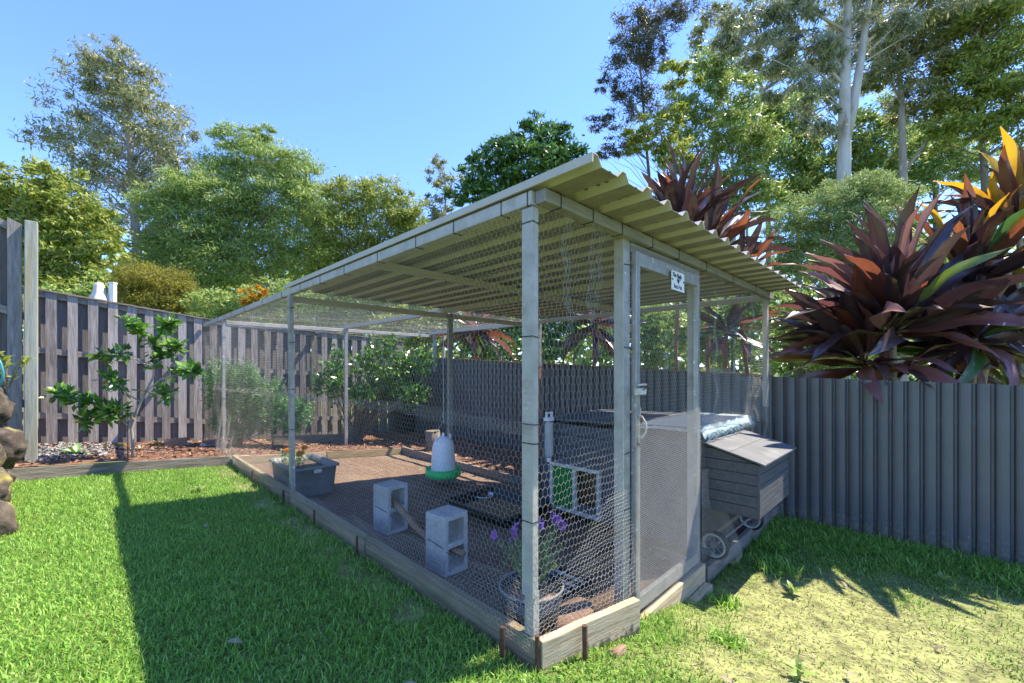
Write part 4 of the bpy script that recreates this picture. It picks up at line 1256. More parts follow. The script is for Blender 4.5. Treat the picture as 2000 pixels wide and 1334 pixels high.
# ================================================================== garden bed
def leaf_mesh(name, L_, Wd, material, fold=.18, droop=.25, seg=5, prof=None):
    m = MB()
    for i in range(seg + 1):
        t = i / seg
        w = Wd * .5 * (prof(t) if prof else math.sin(math.pi * min(1, t * .93 + .05)) ** .8)
        a = droop * t
        x = L_ * (t - .12 * droop * t * t); z = -L_ * droop * .5 * t * t
        m.v += [(x, -w, z + w * fold), (x, 0, z), (x, w, z + w * fold)]
    for i in range(seg):
        b = i * 3
        m.f += [(b, b + 3, b + 4, b + 1), (b + 1, b + 4, b + 5, b + 2)]
    return m.mesh(name, material, True)

def basis(d, roll=0.0):
    d = Vector(d).normalized()
    up = Vector((0, 0, 1)) if abs(d.z) < .98 else Vector((1, 0, 0))
    y = up.cross(d).normalized(); z = d.cross(y)
    M_ = Matrix((d, y, z)).transposed()
    return (M_ @ Matrix.Rotation(roll, 3, 'X')).to_euler()

# citrus tree
ct0 = W(-.94, 5.5, .44)
ct = empty('citrus_tree', ct0, 0, 'young citrus tree with glossy leaves staked in the mulch bed', 'tree')
def cp(px, py, dd=0.0):
    return U(px, py, ct0.y + dd) - ct0
tr_pts = [Vector((0, 0, -.05)), cp(259, 860), cp(257, 838), cp(268, 800, .03), cp(285, 765, .05), cp(300, 735, .06), cp(303, 700, .05), cp(300, 660, .05)]
MB().tube(tr_pts, [.016, .015, .015, .014, .013, .011, .008, .005], 8).build('trunk', 'bark_gum', ct, True)
limbs = [[cp(256, 838), cp(240, 822, -.05), cp(225, 808, -.1), cp(200, 792, -.15), cp(170, 785, -.2), cp(140, 780, -.2)],
         [cp(285, 765, .05), cp(315, 740, 0), cp(345, 732, -.05), cp(368, 722, -.08), cp(385, 728, -.1)],
         [cp(275, 785, .04), cp(250, 770, -.1), cp(225, 745, -.15), cp(205, 738, -.15)],
         [cp(300, 720, .05), cp(270, 705, -.1), cp(245, 690, -.12), cp(215, 700, -.15), cp(190, 695, -.12)],
         [cp(302, 690, .05), cp(285, 660, -.05), cp(270, 640, -.1), cp(245, 625, -.1)],
         [cp(301, 670, .05), cp(320, 640, -.1), cp(335, 630, -.1)],
         [cp(303, 700, .05), cp(330, 690, .1), cp(350, 670, .1)],
         [cp(200, 792, -.15), cp(180, 812, -.2), cp(165, 830, -.2)],
         [cp(170, 785, -.2), cp(130, 770, -.22), cp(110, 768, -.2)],
         [cp(262, 820, 0), cp(242, 800, -.12), cp(222, 800, -.18), cp(205, 815, -.2)],
         [cp(285, 765, .05), cp(310, 770, -.1), cp(330, 772, -.12)]]
for lb in limbs:
    MB().tube(lb, list(np.linspace(.009, .003, len(lb))), 6).build('branch', 'bark_gum', ct)
clm = [leaf_mesh('leaf', .135, .068, 'citrus_leaf', .22, d) for d in (.15, .45, .8)]
def leaves_on(parent, lb, count, meshes, s=(.7, 1.15), up=.35, tipbias=1.0):
    for k in range(count):
        t = random.random() ** .7 * (len(lb) - 1)
        if tipbias > 1: t = (1 - random.random() ** 2 * .6) * (len(lb) - 1)
        i = min(int(t), len(lb) - 2); f = t - i
        p = Vector(lb[i]).lerp(Vector(lb[i + 1]), f)
        dv = (Vector(lb[i + 1]) - Vector(lb[i])).normalized()
        d = Vector((random.gauss(0, 1), random.gauss(0, 1), random.gauss(0, .6) + up)) + dv * .6
        mobj('leaf', random.choice(meshes), parent, p, basis(d, random.gauss(0, .5)), random.uniform(*s))
cnts = (32, 27, 20, 28, 30, 22, 20, 18, 27, 18, 10)
for lb, c_ in zip(limbs, cnts):
    leaves_on(ct, lb[1:] if len(lb) > 3 else lb, c_, clm)
leaves_on(ct, tr_pts[5:], 26, clm)
Vc = []; k_ = 0
for lb in limbs + [tr_pts[5:]]:
    m_ = 62; t_ = rng.uniform(.35, 1, m_) ** .8 * (len(lb) - 1.001)
    for t0 in t_:
        i = int(t0); Vc.append(list(Vector(lb[i]).lerp(Vector(lb[i + 1]), t0 - i)))
Vc = np.array(Vc); k_ = len(Vc)
d_ = rng.normal(0, 1, (k_, 3)) + np.array([0, 0, .25])
V, Fq = leaf_cloud(Vc + unit(d_) * rng.uniform(.04, .13, (k_, 1)), d_, rng.normal(0, .6, (k_, 3)) + np.array([0, 0, .8]), rng.uniform(.07, .12, k_), rng.uniform(.035, .055, k_))
tag(mobj('small_leaves', mesh_np('small_leaves', V, Fq, 4, 'citrus_leaf'), ct), kind='stuff')
tag(MB().tube([(0, 0, 0), (.0, 0, .7)], .006, 6).build('garden_stake', 'tie', None, loc=W(-.985, 5.49, .42)), 'thin black garden stake beside the citrus trunk', 'stake')

# tiles, stones, little plants in the bed
def slab(q, r, sx, sy, sz, rz, material, name, label, cat, tilt=0.0):
    o = MB().box(-sx / 2, sx / 2, -sy / 2, sy / 2, 0, sz).build(name, material, None, bevel=.005, loc=W(q, r, float(g_bed(q, r)) - .005))
    o.rotation_euler = (rad(tilt), 0, rad(45) + rz)
    return tag(o, label, cat)
slab(-.42, 6.55, .26, .05, .12, .1, 'terracotta', 'terracotta_tile', 'terracotta tile standing on edge in the mulch against the timber fence', 'tile', -14)
slab(-.02, 6.45, .22, .12, .035, -.1, 'slate_tile', 'slate_slab', 'flat grey slab lying in the mulch under a brick', 'slab')
o = slab(-.02, 6.46, .21, .10, .06, .05, 'terracotta', 'brick', 'worn reddish brick lying on the grey slab', 'brick'); o.location.z += .036
def rockmesh(name, s, seed, material='rock', sub=4):
    bm = bmesh.new(); bmesh.ops.create_icosphere(bm, subdivisions=sub, radius=1)
    rs = random.Random(seed)
    ks = [(Vector((rs.gauss(0, 1), rs.gauss(0, 1), rs.gauss(0, 1))).normalized(), rs.uniform(.5, .9)) for _ in range(14)]
    ph = [rs.uniform(0, 6.28) for _ in range(6)]
    for v in bm.verts:
        p = v.co.copy()
        for (nn, dd) in ks:
            e = p.dot(nn) - dd
            if e > 0: p -= nn * e * .92
        n1 = math.sin(p.x * 5 + ph[0] + 2 * math.sin(p.z * 4 + ph[1])) * math.sin(p.y * 6 + ph[2])
        n2 = math.sin(p.z * 13 + ph[3] + 2 * math.sin(p.x * 9)) * math.sin(p.y * 12 + p.x * 8 + ph[4])
        n3 = math.sin(p.x * 27 + ph[5]) * math.sin(p.y * 25 + p.z * 21)
        p *= 1 + .09 * n1 + .045 * n2 + .02 * n3
        v.co = Vector((p.x * s[0], p.y * s[1], p.z * s[2]))
    me = bpy.data.meshes.new(name); bm.to_mesh(me); bm.free()
    me.polygons.foreach_set('use_smooth', [True] * len(me.polygons))
    me.materials.append(MATS[material]); return me
for k, (q, r, s, lb) in enumerate(((-.28, 6.6, .045, 'small pale stone beside the terracotta tile'), (-.15, 6.3, .05, 'small stone in the mulch between the tile and the brick'))):
    tag(mobj('stone', rockmesh('stone', (s * 1.2, s, s * .8), 40 + k, 'gravel', 2), None, W(q, r, float(g_bed(q, r)) + .02)), lb, 'stone')
# low broad leaved seedling and creeping weeds
def little_plant(q, r, h, count, mats, label, z=None, big=1.0):
    z = float(g_bed(q, r)) if z is None else z
    o = E('bed_plant', q, r, z, label, 'plant')
    ms = [leaf_mesh('leaf', h, h * .42, mats, .2, d) for d in (.3, .7)]
    for k in range(count):
        a = k * 2.4 + random.random(); e = random.uniform(.3, 1.1)
        mobj('leaf', random.choice(ms), o, (0, 0, .01 + .02 * random.random()), basis((math.cos(a) * math.cos(e), math.sin(a) * math.cos(e), math.sin(e)), random.gauss(0, .3)), random.uniform(.6, 1.0) * big)
    MB().tube([(0, 0, -.01), (0, 0, .06)], .005, 6).build('stem', 'bush_leaf', o)
    return o
little_plant(-1.42, 5.9, .17, 11, 'citrus_leaf', 'low broad leaved seedling growing by the gravel under the citrus')
little_plant(-1.0, 6.5, .09, 14, 'lime_leaf', 'tiny yellow green weed at the foot of the palings')
little_plant(-.62, 6.7, .08, 12, 'lime_leaf', 'tiny weed at the foot of the palings beside the terracotta tile')

for (q_, r_, w_) in ((-1.75, 1.4, 'flat weed rosette in the sunlit part of the left lawn'), (-.55, 3.9, 'flat weed rosette in the lawn near the mulch bed corner'), (.9, -.75, 'flat weed rosette at the edge of the worn lawn near the door step'),
                   (2.0, -.5, 'flat weed rosette in front of the nesting box'), (2.9, -1.2, 'flat weed rosette in the shade of the metal fence')):
    little_plant(q_, r_, .075, 10, 'wattle', w_, float(g_yard(q_, r_)) + .012)

# generic small-leaf shrub made of real leaves and stems
def shrub(name, label, loc, blobs, count, ln, wd, material, cat='shrub', stems=10, droop=0.0, stemmat='bark', srad=.012, group=None, flat=.0):
    o = empty(name, loc, 0, label, cat, group)
    loc = Vector(loc)
    tot = sum(b[3] * b[4] * b[5] for b in blobs) ; Cs = []; Ds = []
    for (x, y, z, rx, ry, rz_) in blobs:
        k = max(20, int(count * rx * ry * rz_ / tot))
        ncl = max(6, k // 45)
        cc = unit(rng.normal(0, 1, (ncl, 3))) * (rng.uniform(.35, 1, ncl) ** .5)[:, None]
        id_ = rng.integers(0, ncl, k)
        p = cc[id_] + rng.normal(0, .17, (k, 3))
        Cs.append(p * np.array([rx, ry, rz_]) + np.array([x, y, z]))
        dv = cc[id_] * .5 + rng.normal(0, .7, (k, 3)) + np.array([0, 0, .25 - droop])
        Ds.append(dv)
    C_ = np.concatenate(Cs); D_ = np.concatenate(Ds); k = len(C_)
    nr = rng.normal(0, .7, (k, 3)) + np.array([0, 0, .7])
    V, Fq = leaf_cloud(C_, D_, nr, rng.uniform(.7, 1.3, k) * ln, rng.uniform(.7, 1.3, k) * wd)
    mobj('foliage', mesh_np('foliage', V, Fq, 4, material), o)
    sm = MB()
    idx = rng.integers(0, k, stems)
    for i in idx:
        e = Vector(C_[i]); b = Vector((random.gauss(0, .04), random.gauss(0, .04), -.02))
        m_ = b.lerp(e, .5) + Vector((random.gauss(0, .06), random.gauss(0, .06), .08 * e.length))
        sm.tube([b, m_, e], [srad, srad * .7, srad * .3], 5)
    sm.build('stem', stemmat, o)
    return o
shrub('rosemary_bush', 'soft green rosemary bush behind the netting at the corner of the run', W(.25, 6.35, .36),
      [(-.2, 0, .88, .2, .22, .45), (.1, .05, .78, .3, .25, .42), (.45, .1, .62, .3, .25, .36), (.8, .15, .45, .28, .25, .28), (.0, 0, .4, .3, .2, .3)], 16000, .07, .013, 'rosemary', stems=30, srad=.006)
shrub('camellia_bush', 'dark glossy leaved bush against the timber fence inside the run', W(2.15, 6.35, .18),
      [(0, 0, 1.25, .55, .4, .5), (.5, .1, 1.35, .5, .4, .5), (.9, 0, 1.15, .5, .4, .5), (.3, -.1, .8, .5, .35, .3), (-.35, 0, 1.0, .35, .3, .45), (1.1, .1, 1.5, .35, .35, .35)], 3600, .10, .048, 'citrus_leaf', stems=46, srad=.014)
o = E('log_stump', 2.75, 4.75, .12, 'short brown log standing upright in the mulch behind the feeder', 'stump')
MB().tube([(0, 0, 0), (.01, 0, .15), (0, .01, .36)], [.14, .125, .12], 14).build('trunk', 'bark', o, True)
MB().lathe([(0, .3625), (.118, .3622)], 14).build('cut_face', 'bark', o)
o = E('corner_post', 3.52, 6.9, .1, 'dark square post with leaf debris on its top at the fence corner', 'post')
MB().box(-.15, .15, -.15, .15, 0, 1.62).build('pillar', 'black_plastic', o, bevel=.01)
MB().box(-.19, .19, -.19, .19, 1.6205, 1.70).build('cap', 'black_plastic', o, bevel=.01)
chip = rng.normal(0, .08, (120, 3)); chip[:, 2] = 1.72 + np.abs(chip[:, 2]) * .4
V, Fq = leaf_cloud(chip, rng.normal(0, 1, (120, 3)), rng.normal(0, 1, (120, 3)), rng.uniform(.04, .09, 120), rng.uniform(.02, .03, 120))
tag(mobj('debris', mesh_np('debris', V, Fq, 4, 'litter'), o), kind='stuff')

o = mobj('broken_tile', rockmesh('broken_tile', (.075, .035, .018), 77, 'terracotta', 3), None, W(.36, -.175, float(g_yard(.36, -.175)) + .012))
o.rotation_euler = (0, 0, rad(40)); tag(o, 'flat reddish broken tile in the grass at the foot of the pale sleeper', 'tile')
fl = leaf_mesh('fallen_leaf', .06, .026, 'litter', .25, .5)
for (q_, r_, a_) in ((-.9, .9, .3), (-1.3, 1.9, 1.2), (-.7, 2.6, 2.2), (-1.9, .7, 4), (1.1, -.9, 1), (1.9, -1.2, 3), (2.4, -.7, 5), (.5, -.6, 2), (-.5, .2, .7)):
    tag(mobj('fallen_leaf', fl, None, W(q_, r_, float(g_yard(q_, r_)) + .035), (random.gauss(0, .2), random.gauss(0, .2), a_)), 'dry brown fallen leaf lying on the lawn', 'leaf', 'fallen leaves on the lawn')

# ------------------------------------------------------------------ rocks at the left
rocks = [  # px, py, depth, (sx,sy,sz), label
    (-18, 790, 3.75, (.22, .25, .22), 'rough brown boulder on top of the rock wall under the hose'),
    (12, 800, 4.0, (.13, .18, .17), 'jagged brown rock beside the topmost boulder of the rock wall'),
    (8, 868, 3.6, (.16, .2, .21), 'tall dark boulder with a yellow lichen streak in the rock wall'),
    (-25, 890, 3.2, (.19, .2, .24), 'dark pitted boulder in the middle of the rock wall'),
    (30, 890, 3.95, (.085, .12, .20), 'narrow dark rock between the rock wall and the fence post'),
    (38, 935, 4.0, (.055, .09, .10), 'small grey stone wedged at the foot of the fence post'),
    (12, 960, 3.35, (.125, .15, .19), 'smooth grey boulder at the foot of the rock wall'),
    (-8, 1040, 2.8, (.13, .15, .22), 'sandy grey boulder ending the rock wall beside the lawn'),
    (39, 855, 4.25, (.05, .07, .13), 'slim pale stone standing behind the rock wall'),
    (-22, 970, 3.0, (.16, .2, .2), 'brown rock low in the rock wall behind the sandy boulder'),
]
for k, (px, py, d, s, lb) in enumerate(rocks):
    o = mobj('boulder', rockmesh('boulder', s, k + 3), None, U(px - 24, py, d))
    o.rotation_euler = (0, 0, k * 1.3)
    tag(o, lb, 'boulder', None)
hp = [U(-30, 700, 3.35), U(-12, 690, 3.4), U(2, 695, 3.4), U(11, 712, 3.4), U(15, 728, 3.4), U(14, 742, 3.4), U(8, 752, 3.4), U(-8, 768, 3.4)]
hp = [p - Vector((.035, 0, 0)) for p in hp]
tag(MB().tube([p - hp[0] for p in hp], .009, 8).build('garden_hose', 'hose', None, True, loc=hp[0]), 'teal garden hose looped over the rock wall', 'hose')
p = U(14, 752, 3.75)
o = empty('rock_plant', p, 0, 'small leafy shrub growing on top of the rock wall', 'plant')
lm = [leaf_mesh('leaf', .055, .022, 'lime_leaf', .2, d) for d in (.2, .5)]
for k in range(7):
    a = random.uniform(-.9, .9); tip = Vector((math.sin(a) * .22 + .03, random.gauss(0, .06), .12 + .16 * math.cos(a)))
    tw = [Vector((0, 0, -.06)), tip * .5 + Vector((0, 0, .03)), tip]
    MB().tube(tw, [.005, .004, .002], 5).build('twig', 'bark', o)
    leaves_on(o, tw, 13, lm, (.8, 1.3))

# ================================================================== cordylines
def cord_prof(t):
    if t < .16: return .20 + .1 * t
    return max(.02, math.sin(math.pi * min(1, (t - .16) / .84 * .78 + .20)) ** .9 if t < .98 else .03)
cvar = []
for dr, fo in ((.25, .4), (.5, .35), (.8, .32), (1.2, .28), (1.7, .24)):
    m = MB(); seg = 11; L_ = 1.0
    x = z = 0.0; ang = 0.0
    for i in range(seg + 1):
        t = i / seg
        w = .070 * cord_prof(t) * (1 + .06 * math.sin(i * 2.3))
        e1 = .02 * math.sin(i * 1.3 + dr * 9); e2 = .018 * math.sin(i * 1.1 + dr * 5)
        m.v += [(x, -w, z + w * fo * 1.15 + e1), (x, -w * .52, z + w * fo * .8 + e1 * .4), (x, 0, z), (x, w * .52, z + w * fo * .8 - e2 * .4), (x, w, z + w * fo * 1.15 - e2)]
        ang += dr * 1.5 / seg * (t * 1.6)
        x += math.cos(ang) * L_ / seg; z -= math.sin(ang) * L_ / seg
    for i in range(seg):
        b = i * 5
        m.f += [(b + j, b + 5 + j, b + 6 + j, b + 1 + j) for j in range(4)]
    cvar.append(m.mesh('leaf', 'cordyline_dark', True))

def cordyline(name, label, head, base, size, n, hues, az=(0, 360), el=(-20, 85), cane='cane', drop=0, seed=1):
    rs = random.Random(seed); n = int(n * 1.45)
    root = empty(name, base, 0, label, 'plant', None)
    H = Vector(head) - Vector(base)
    MB().tube([Vector((0, 0, -.05)), H * .5 + Vector((rs.gauss(0, .05), rs.gauss(0, .05), 0)), H * .9, H], [.03, .027, .025, .018], 10).build('cane', cane, root, True)
    for k in range(n):
        f = k / n
        e = rad(el[1] + (el[0] - el[1]) * f ** .75 + rs.gauss(0, 9))
        a = rad(az[0] + (az[1] - az[0]) * ((k * .381966) % 1.0) + rs.gauss(0, 8))
        d = (math.cos(a) * math.cos(e), math.sin(a) * math.cos(e), math.sin(e))
        var = min(4, max(0, int(f * 2.8 + rs.gauss(.1, .7))))
        o = mobj('leaf', cvar[var], root, H - Vector((0, 0, .16 * f * size)), basis(d, rs.gauss(0, .6)), size * rs.uniform(.72, 1.08))
        h = rs.choices(hues[0], hues[1])[0]
        o.material_slots[0].link = 'OBJECT'; o.material_slots[0].material = MATS[h]
    for k in range(drop):
        a = rs.uniform(0, 6.28)
        o = mobj('leaf', cvar[0], root, H + Vector((math.cos(a) * .04, math.sin(a) * .04, -.12 - .08 * k)), basis((math.cos(a) * .16, math.sin(a) * .16 - .05, -1), rs.uniform(-1.5, 1.5)), size * .62)
        o.material_slots[0].link = 'OBJECT'; o.material_slots[0].material = MATS['cordyline_pink']
    return root
DK = (('cordyline_dark', 'cordyline_red', 'cordyline_green', 'cordyline_gold', 'cordyline_pink'), (13, 2.5, .9, .2, 4))
HOT = (('cordyline_dark', 'cordyline_red', 'cordyline_gold', 'cordyline_green'), (12, 5, 1.2, .5))
def gz(px, d): return Vector(((px - 1000) / F * d, d, .0))
cordyline('cordyline', 'dark burgundy cordyline spreading over the metal fence beside the run roof', U(1742, 620, 4.15), gz(1770, 4.2), 1.18, 56, DK, (0, 360), (2, 88), drop=2, seed=3)
cordyline('cordyline', 'drooping burgundy cordyline whose long leaves reach towards the run roof end', U(1690, 690, 4.35), gz(1700, 4.4), 1.05, 28, DK, (100, 270), (-2, 62), seed=21)
cordyline('cordyline', 'tall burgundy cordyline with orange and yellow top leaves at the end of the fence', U(1885, 545, 4.3), gz(1950, 4.3), 1.0, 44, HOT, (0, 360), (-10, 88), drop=1, seed=5)
cordyline('cordyline', 'golden tipped cordyline rising highest behind the others', U(1990, 440, 4.35), gz(2010, 4.4), .95, 30, (('cordyline_gold', 'cordyline_red', 'cordyline_dark', 'cordyline_green'), (4, 4, 3, .5)), (0, 360), (10, 88), seed=8)
cordyline('cordyline', 'low dark cordyline with drooping pink brown leaves at the fence top', U(1905, 655, 3.95), gz(1900, 4.1), .72, 40, DK, (0, 360), (-35, 70), drop=3, seed=9)
cordyline('cordyline', 'shaded dark cordyline filling the gap behind the low one', U(1830, 670, 4.6), gz(1830, 4.6), .9, 40, (('cordyline_dark', 'cordyline_green'), (8, 1)), (0, 360), (-30, 80), seed=10)
cordyline('cordyline', 'low dark cordyline at the far end of the metal fence', U(1990, 640, 4.2), gz(1990, 4.2), .85, 36, DK, (0, 360), (-30, 75), seed=22)
cordyline('cordyline', 'upright burgundy cordyline showing above the middle of the run roof', U(1325, 455, 6.1), gz(1335, 6.1), 1.25, 36, (('cordyline_dark', 'cordyline_red', 'cordyline_gold'), (12, 2, .5)), (0, 360), (30, 88), 'cane_red', seed=12)
cordyline('cordyline', 'second burgundy cordyline leaning out above the run roof', U(1385, 480, 5.9), gz(1390, 5.9), 1.05, 24, (('cordyline_dark', 'cordyline_red'), (4, 1)), (-100, 100), (15, 80), 'cane_red', seed=13)
cordyline('cordyline', 'small burgundy cordyline low beyond the far roof edge', U(1440, 530, 5.7), gz(1440, 5.7), .7, 16, (('cordyline_dark', 'cordyline_red'), (4, 1)), (-100, 100), (0, 60), 'cane_red', seed=23)
cordyline('cordyline', 'cordyline with pale sheen leaves seen through the wire above the hen house', U(1420, 640, 5.4), gz(1395, 5.4), .7, 18, DK, (0, 360), (-25, 60), 'cane_red', seed=14)
cordyline('cordyline', 'cordyline hanging over the metal fence seen through the wire beside the door', U(1160, 625, 6.9), gz(1160, 7.0), .9, 28, DK, (0, 360), (-45, 60), 'cane_red', seed=15)
cordyline('cordyline', 'cordyline behind the metal fence seen through the wire near the feeder', U(930, 640, 8.6), gz(930, 8.7), 1.0, 28, DK, (0, 360), (-35, 70), 'cane_red', seed=16)
tag(MB().tube([(0, 0, 0), (.12, 0, .6), (.3, .02, 1.25), (.42, .02, 1.7)], [.045, .042, .038, .03], 10).build('bare_cane', 'cane', None, True, loc=gz(1895, 4.05) + Vector((0, 0, .9))), 'thick pale leaning cordyline stem without leaves', 'stem')

# ================================================================== trees beyond the fences
GZ = -.15
def tree(name, label, d, trunk, trad, crowns, ln, wd, material, cover=1.0, bark='bark_gum', droop=0.0, clump=.27, nb=60, cat='tree', extra=(), brad=.035, group=None, deep=1.0, sparse=0.0):
    """trunk: photo positions, base first; crowns: (px, py, rx, ry) outlines at distance d"""
    s = d / F
    base = Vector(((trunk[0][0] - 1000) * s, d, GZ))
    root = empty(name, base, 0, label, cat, group)
    pts = [Vector((0, 0, 0))] + [U(px, py, d) - base for (px, py) in trunk[1:]]
    # smooth the trunk
    sm = []
    for i in range(len(pts) - 1):
        for k in range(4):
            f = k / 4
            p0 = pts[max(i - 1, 0)]; p1 = pts[i]; p2 = pts[i + 1]; p3 = pts[min(i + 2, len(pts) - 1)]
            sm.append(.5 * ((2 * p1) + (p2 - p0) * f + (2 * p0 - 5 * p1 + 4 * p2 - p3) * f * f + (3 * p1 - p0 - 3 * p2 + p3) * f ** 3))
    sm.append(pts[-1])
    R0 = trad * s
    MB().tube(sm, [R0 * (1 - .75 * i / (len(sm) - 1)) for i in range(len(sm))], 9).build('trunk', bark, root, True)
    for (path, r_) in extra:
        pp = [U(px, py, d) - base for (px, py) in path]
        MB().tube(pp, [r_ * s * (1 - .6 * i / (len(pp) - 1)) for i in range(len(pp))], 7).build('limb', bark, root, True)
    Cs, Ds, Es = [], [], []
    for (px, py, rx, ry) in crowns:
        c0 = np.array(U(px, py, d) - base)
        RX, RZ = rx * s, ry * s; RY = (RX + RZ) * .45 * deep
        k = max(40, int(cover * 5.2 * RX * RZ * math.pi / (ln * wd * .5)))
        ncl = max(9, int(k / 65))
        cc = unit(rng.normal(0, 1, (ncl, 3))) * (rng.uniform(.12, 1, ncl) ** .45)[:, None]
        cc *= (1 + .12 * rng.normal(0, 1, (ncl, 1)))
        wts = rng.uniform(.3, 1, ncl); wts /= wts.sum()
        id_ = rng.choice(ncl, k, p=wts)
        csz = clump * rng.uniform(.5, 1.2, ncl)
        g = rng.normal(0, .62, (k, 3)) * csz[id_][:, None]
        g[:, 2] *= .7
        p = cc[id_] + g
        if droop: p[:, 2] -= np.abs(rng.normal(0, .12, k)) * droop
        Cs.append(p * np.array([RX, RY, RZ]) + c0)
        Ds.append(g * 1.5 + rng.normal(0, .55, (k, 3)) + np.array([0, 0, .15 - 1.1 * droop]))
        Es.append(cc * np.array([RX, RY, RZ]) + c0)
    C_ = np.concatenate(Cs); D_ = np.concatenate(Ds); E_ = np.concatenate(Es)
    ok = C_[:, 2] > .1
    C_, D_ = C_[ok], D_[ok]; k = len(C_)
    nr = rng.normal(0, .8, (k, 3)) + np.array([.25, -.2, .6])
    V, Fq = leaf_cloud(C_, D_, nr, rng.uniform(.6, 1.4, k) * ln, rng.uniform(.6, 1.3, k) * wd)
    mobj('crown', mesh_np('crown', V, Fq, 4, material), root)
    bm_ = MB(); tp = np.array([list(p) for p in sm])
    sel = rng.permutation(len(E_))[:nb]
    for i in sel:
        e = E_[i]
        h = tp[:, 2] - (e[2] - .55 * np.hypot(tp[:, 0] - e[0], tp[:, 1] - e[1]) - .3)
        j = int(np.argmin(np.abs(h)))
        j = max(1, j)
        a = Vector(tp[j]); b = Vector(e)
        L_ = (b - a).length
        mid_ = a.lerp(b, .45) + Vector((random.gauss(0, .05), random.gauss(0, .05), random.uniform(-.02, .12))) * L_
        m2 = a.lerp(b, .75) + Vector((random.gauss(0, .05), random.gauss(0, .05), random.uniform(.0, .1))) * L_
        rb = min(R0 * .35, brad * .6 * (.3 + .10 * L_))
        bm_.tube([a, mid_, m2, b], [rb, rb * .7, rb * .45, rb * .18], 5, False)
    bm_.build('limb', bark, root)
    return root
TG = 'trees beyond the fences'
tree('gum_tree', 'tallest airy eucalyptus with a pale trunk standing above the timber fence', 22, [(270, 700), (272, 600), (268, 500), (258, 350), (248, 220), (225, 110)], 11,
     [(215, 105, 62, 45), (180, 150, 55, 50), (260, 150, 60, 55), (185, 215, 80, 60), (290, 215, 65, 60), (150, 290, 75, 55), (255, 290, 85, 65), (340, 265, 55, 65), (375, 320, 38, 50), (105, 268, 42, 20), (200, 365, 75, 55), (310, 370, 70, 60), (370, 400, 35, 40), (290, 440, 50, 40), (190, 430, 40, 30)],
     .27, .062, 'gum_leaf', .40, droop=.5, nb=170, brad=.09, clump=.25)
tree('gum_tree', 'slim pale eucalyptus trunk beside the tallest one', 21, [(322, 700), (322, 560), (318, 470), (308, 390), (300, 330)], 7,
     [(330, 420, 40, 50), (300, 470, 30, 30), (350, 480, 35, 30)], .25, .06, 'gum_leaf', .4, droop=.5, nb=24, brad=.05)
tree('broad_tree', 'broad yellow green tree close behind the tall raked fence', 14, [(90, 700), (72, 520), (85, 440), (95, 370)], 9,
     [(40, 370, 70, 45), (100, 355, 55, 45), (130, 410, 75, 50), (50, 440, 75, 50), (175, 455, 60, 45), (195, 510, 45, 40), (110, 490, 80, 45), (-20, 400, 60, 60), (60, 540, 80, 45), (150, 555, 75, 45)],
     .17, .075, 'lime_leaf', .9, bark='bark_pale', nb=80, brad=.05)
tree('golden_shrub', 'soft golden green feathery shrub over the timber fence', 12.5, [(300, 690), (302, 620), (300, 570)], 6,
     [(285, 545, 50, 32), (330, 560, 45, 35), (255, 575, 35, 35), (350, 590, 45, 35), (300, 600, 70, 35)], .12, .022, 'golden_leaf', 1.1, bark='bark', nb=70, brad=.03, cat='shrub', clump=.4)
tree('wattle_tree', 'bright green wattle between the tall eucalyptus and the big central wattle', 17, [(370, 700), (372, 600), (380, 500), (385, 420)], 6,
     [(350, 370, 60, 40), (420, 385, 60, 45), (310, 410, 50, 35), (380, 450, 75, 50), (330, 490, 55, 40), (420, 510, 70, 50), (370, 560, 90, 50)],
     .17, .04, 'wattle', .95, nb=70, brad=.04)
tree('wattle_tree', 'largest central wattle with a leaning dark trunk behind the run', 18, [(560, 700), (545, 590), (505, 540), (480, 480), (500, 400), (520, 330)], 7,
     [(455, 270, 45, 25), (510, 262, 38, 18), (500, 310, 75, 40), (570, 330, 55, 40), (440, 340, 55, 45), (540, 385, 85, 50), (610, 395, 55, 50), (470, 430, 75, 50), (580, 460, 80, 50), (500, 510, 85, 50), (620, 510, 60, 50)],
     .17, .04, 'wattle', .95, nb=110, brad=.05, extra=[([(545, 590), (530, 530), (515, 490), (508, 470)], 4)])
tree('wattle_tree', 'olive green wattle crown just left of the roof edge behind the run', 17, [(710, 700), (705, 600), (700, 500), (715, 430)], 7,
     [(680, 380, 50, 40), (740, 380, 55, 40), (790, 410, 45, 40), (660, 440, 60, 50), (735, 445, 75, 50), (800, 450, 35, 40), (690, 510, 80, 50), (760, 500, 60, 40), (640, 520, 50, 45)],
     .17, .045, 'lime_leaf', .85, nb=90, brad=.05)
tree('orange_shrub', 'small shrub with orange and yellow new leaves behind the timber fence', 9.5, [(492, 700), (492, 640), (492, 590)], 3,
     [(490, 578, 22, 16), (478, 592, 18, 14), (508, 570, 14, 12)], .12, .05, 'orange_leaf', .9, bark='bark', nb=20, brad=.02, cat='shrub')
tree('thin_tree', 'thin sparse tree between the olive wattle and the dark round tree', 20, [(865, 700), (868, 500), (870, 400), (868, 330)], 4,
     [(865, 330, 30, 28), (845, 375, 25, 30), (890, 370, 28, 30), (870, 420, 40, 30), (850, 450, 35, 30)], .22, .06, 'gum_leaf', .42, nb=40, brad=.04)
tree('glossy_tree', 'dense dark green glossy tree rising behind the run roof', 13.5, [(1030, 700), (1030, 480), (1030, 380), (1040, 310)], 10,
     [(1050, 262, 55, 32), (1000, 290, 55, 35), (1095, 300, 50, 38), (1040, 325, 90, 45), (955, 335, 50, 40), (1120, 340, 40, 30), (930, 385, 55, 35), (1000, 390, 90, 45), (1080, 390, 70, 40)],
     .17, .075, 'dark_leaf', 1.25, bark='bark', nb=60, brad=.05)
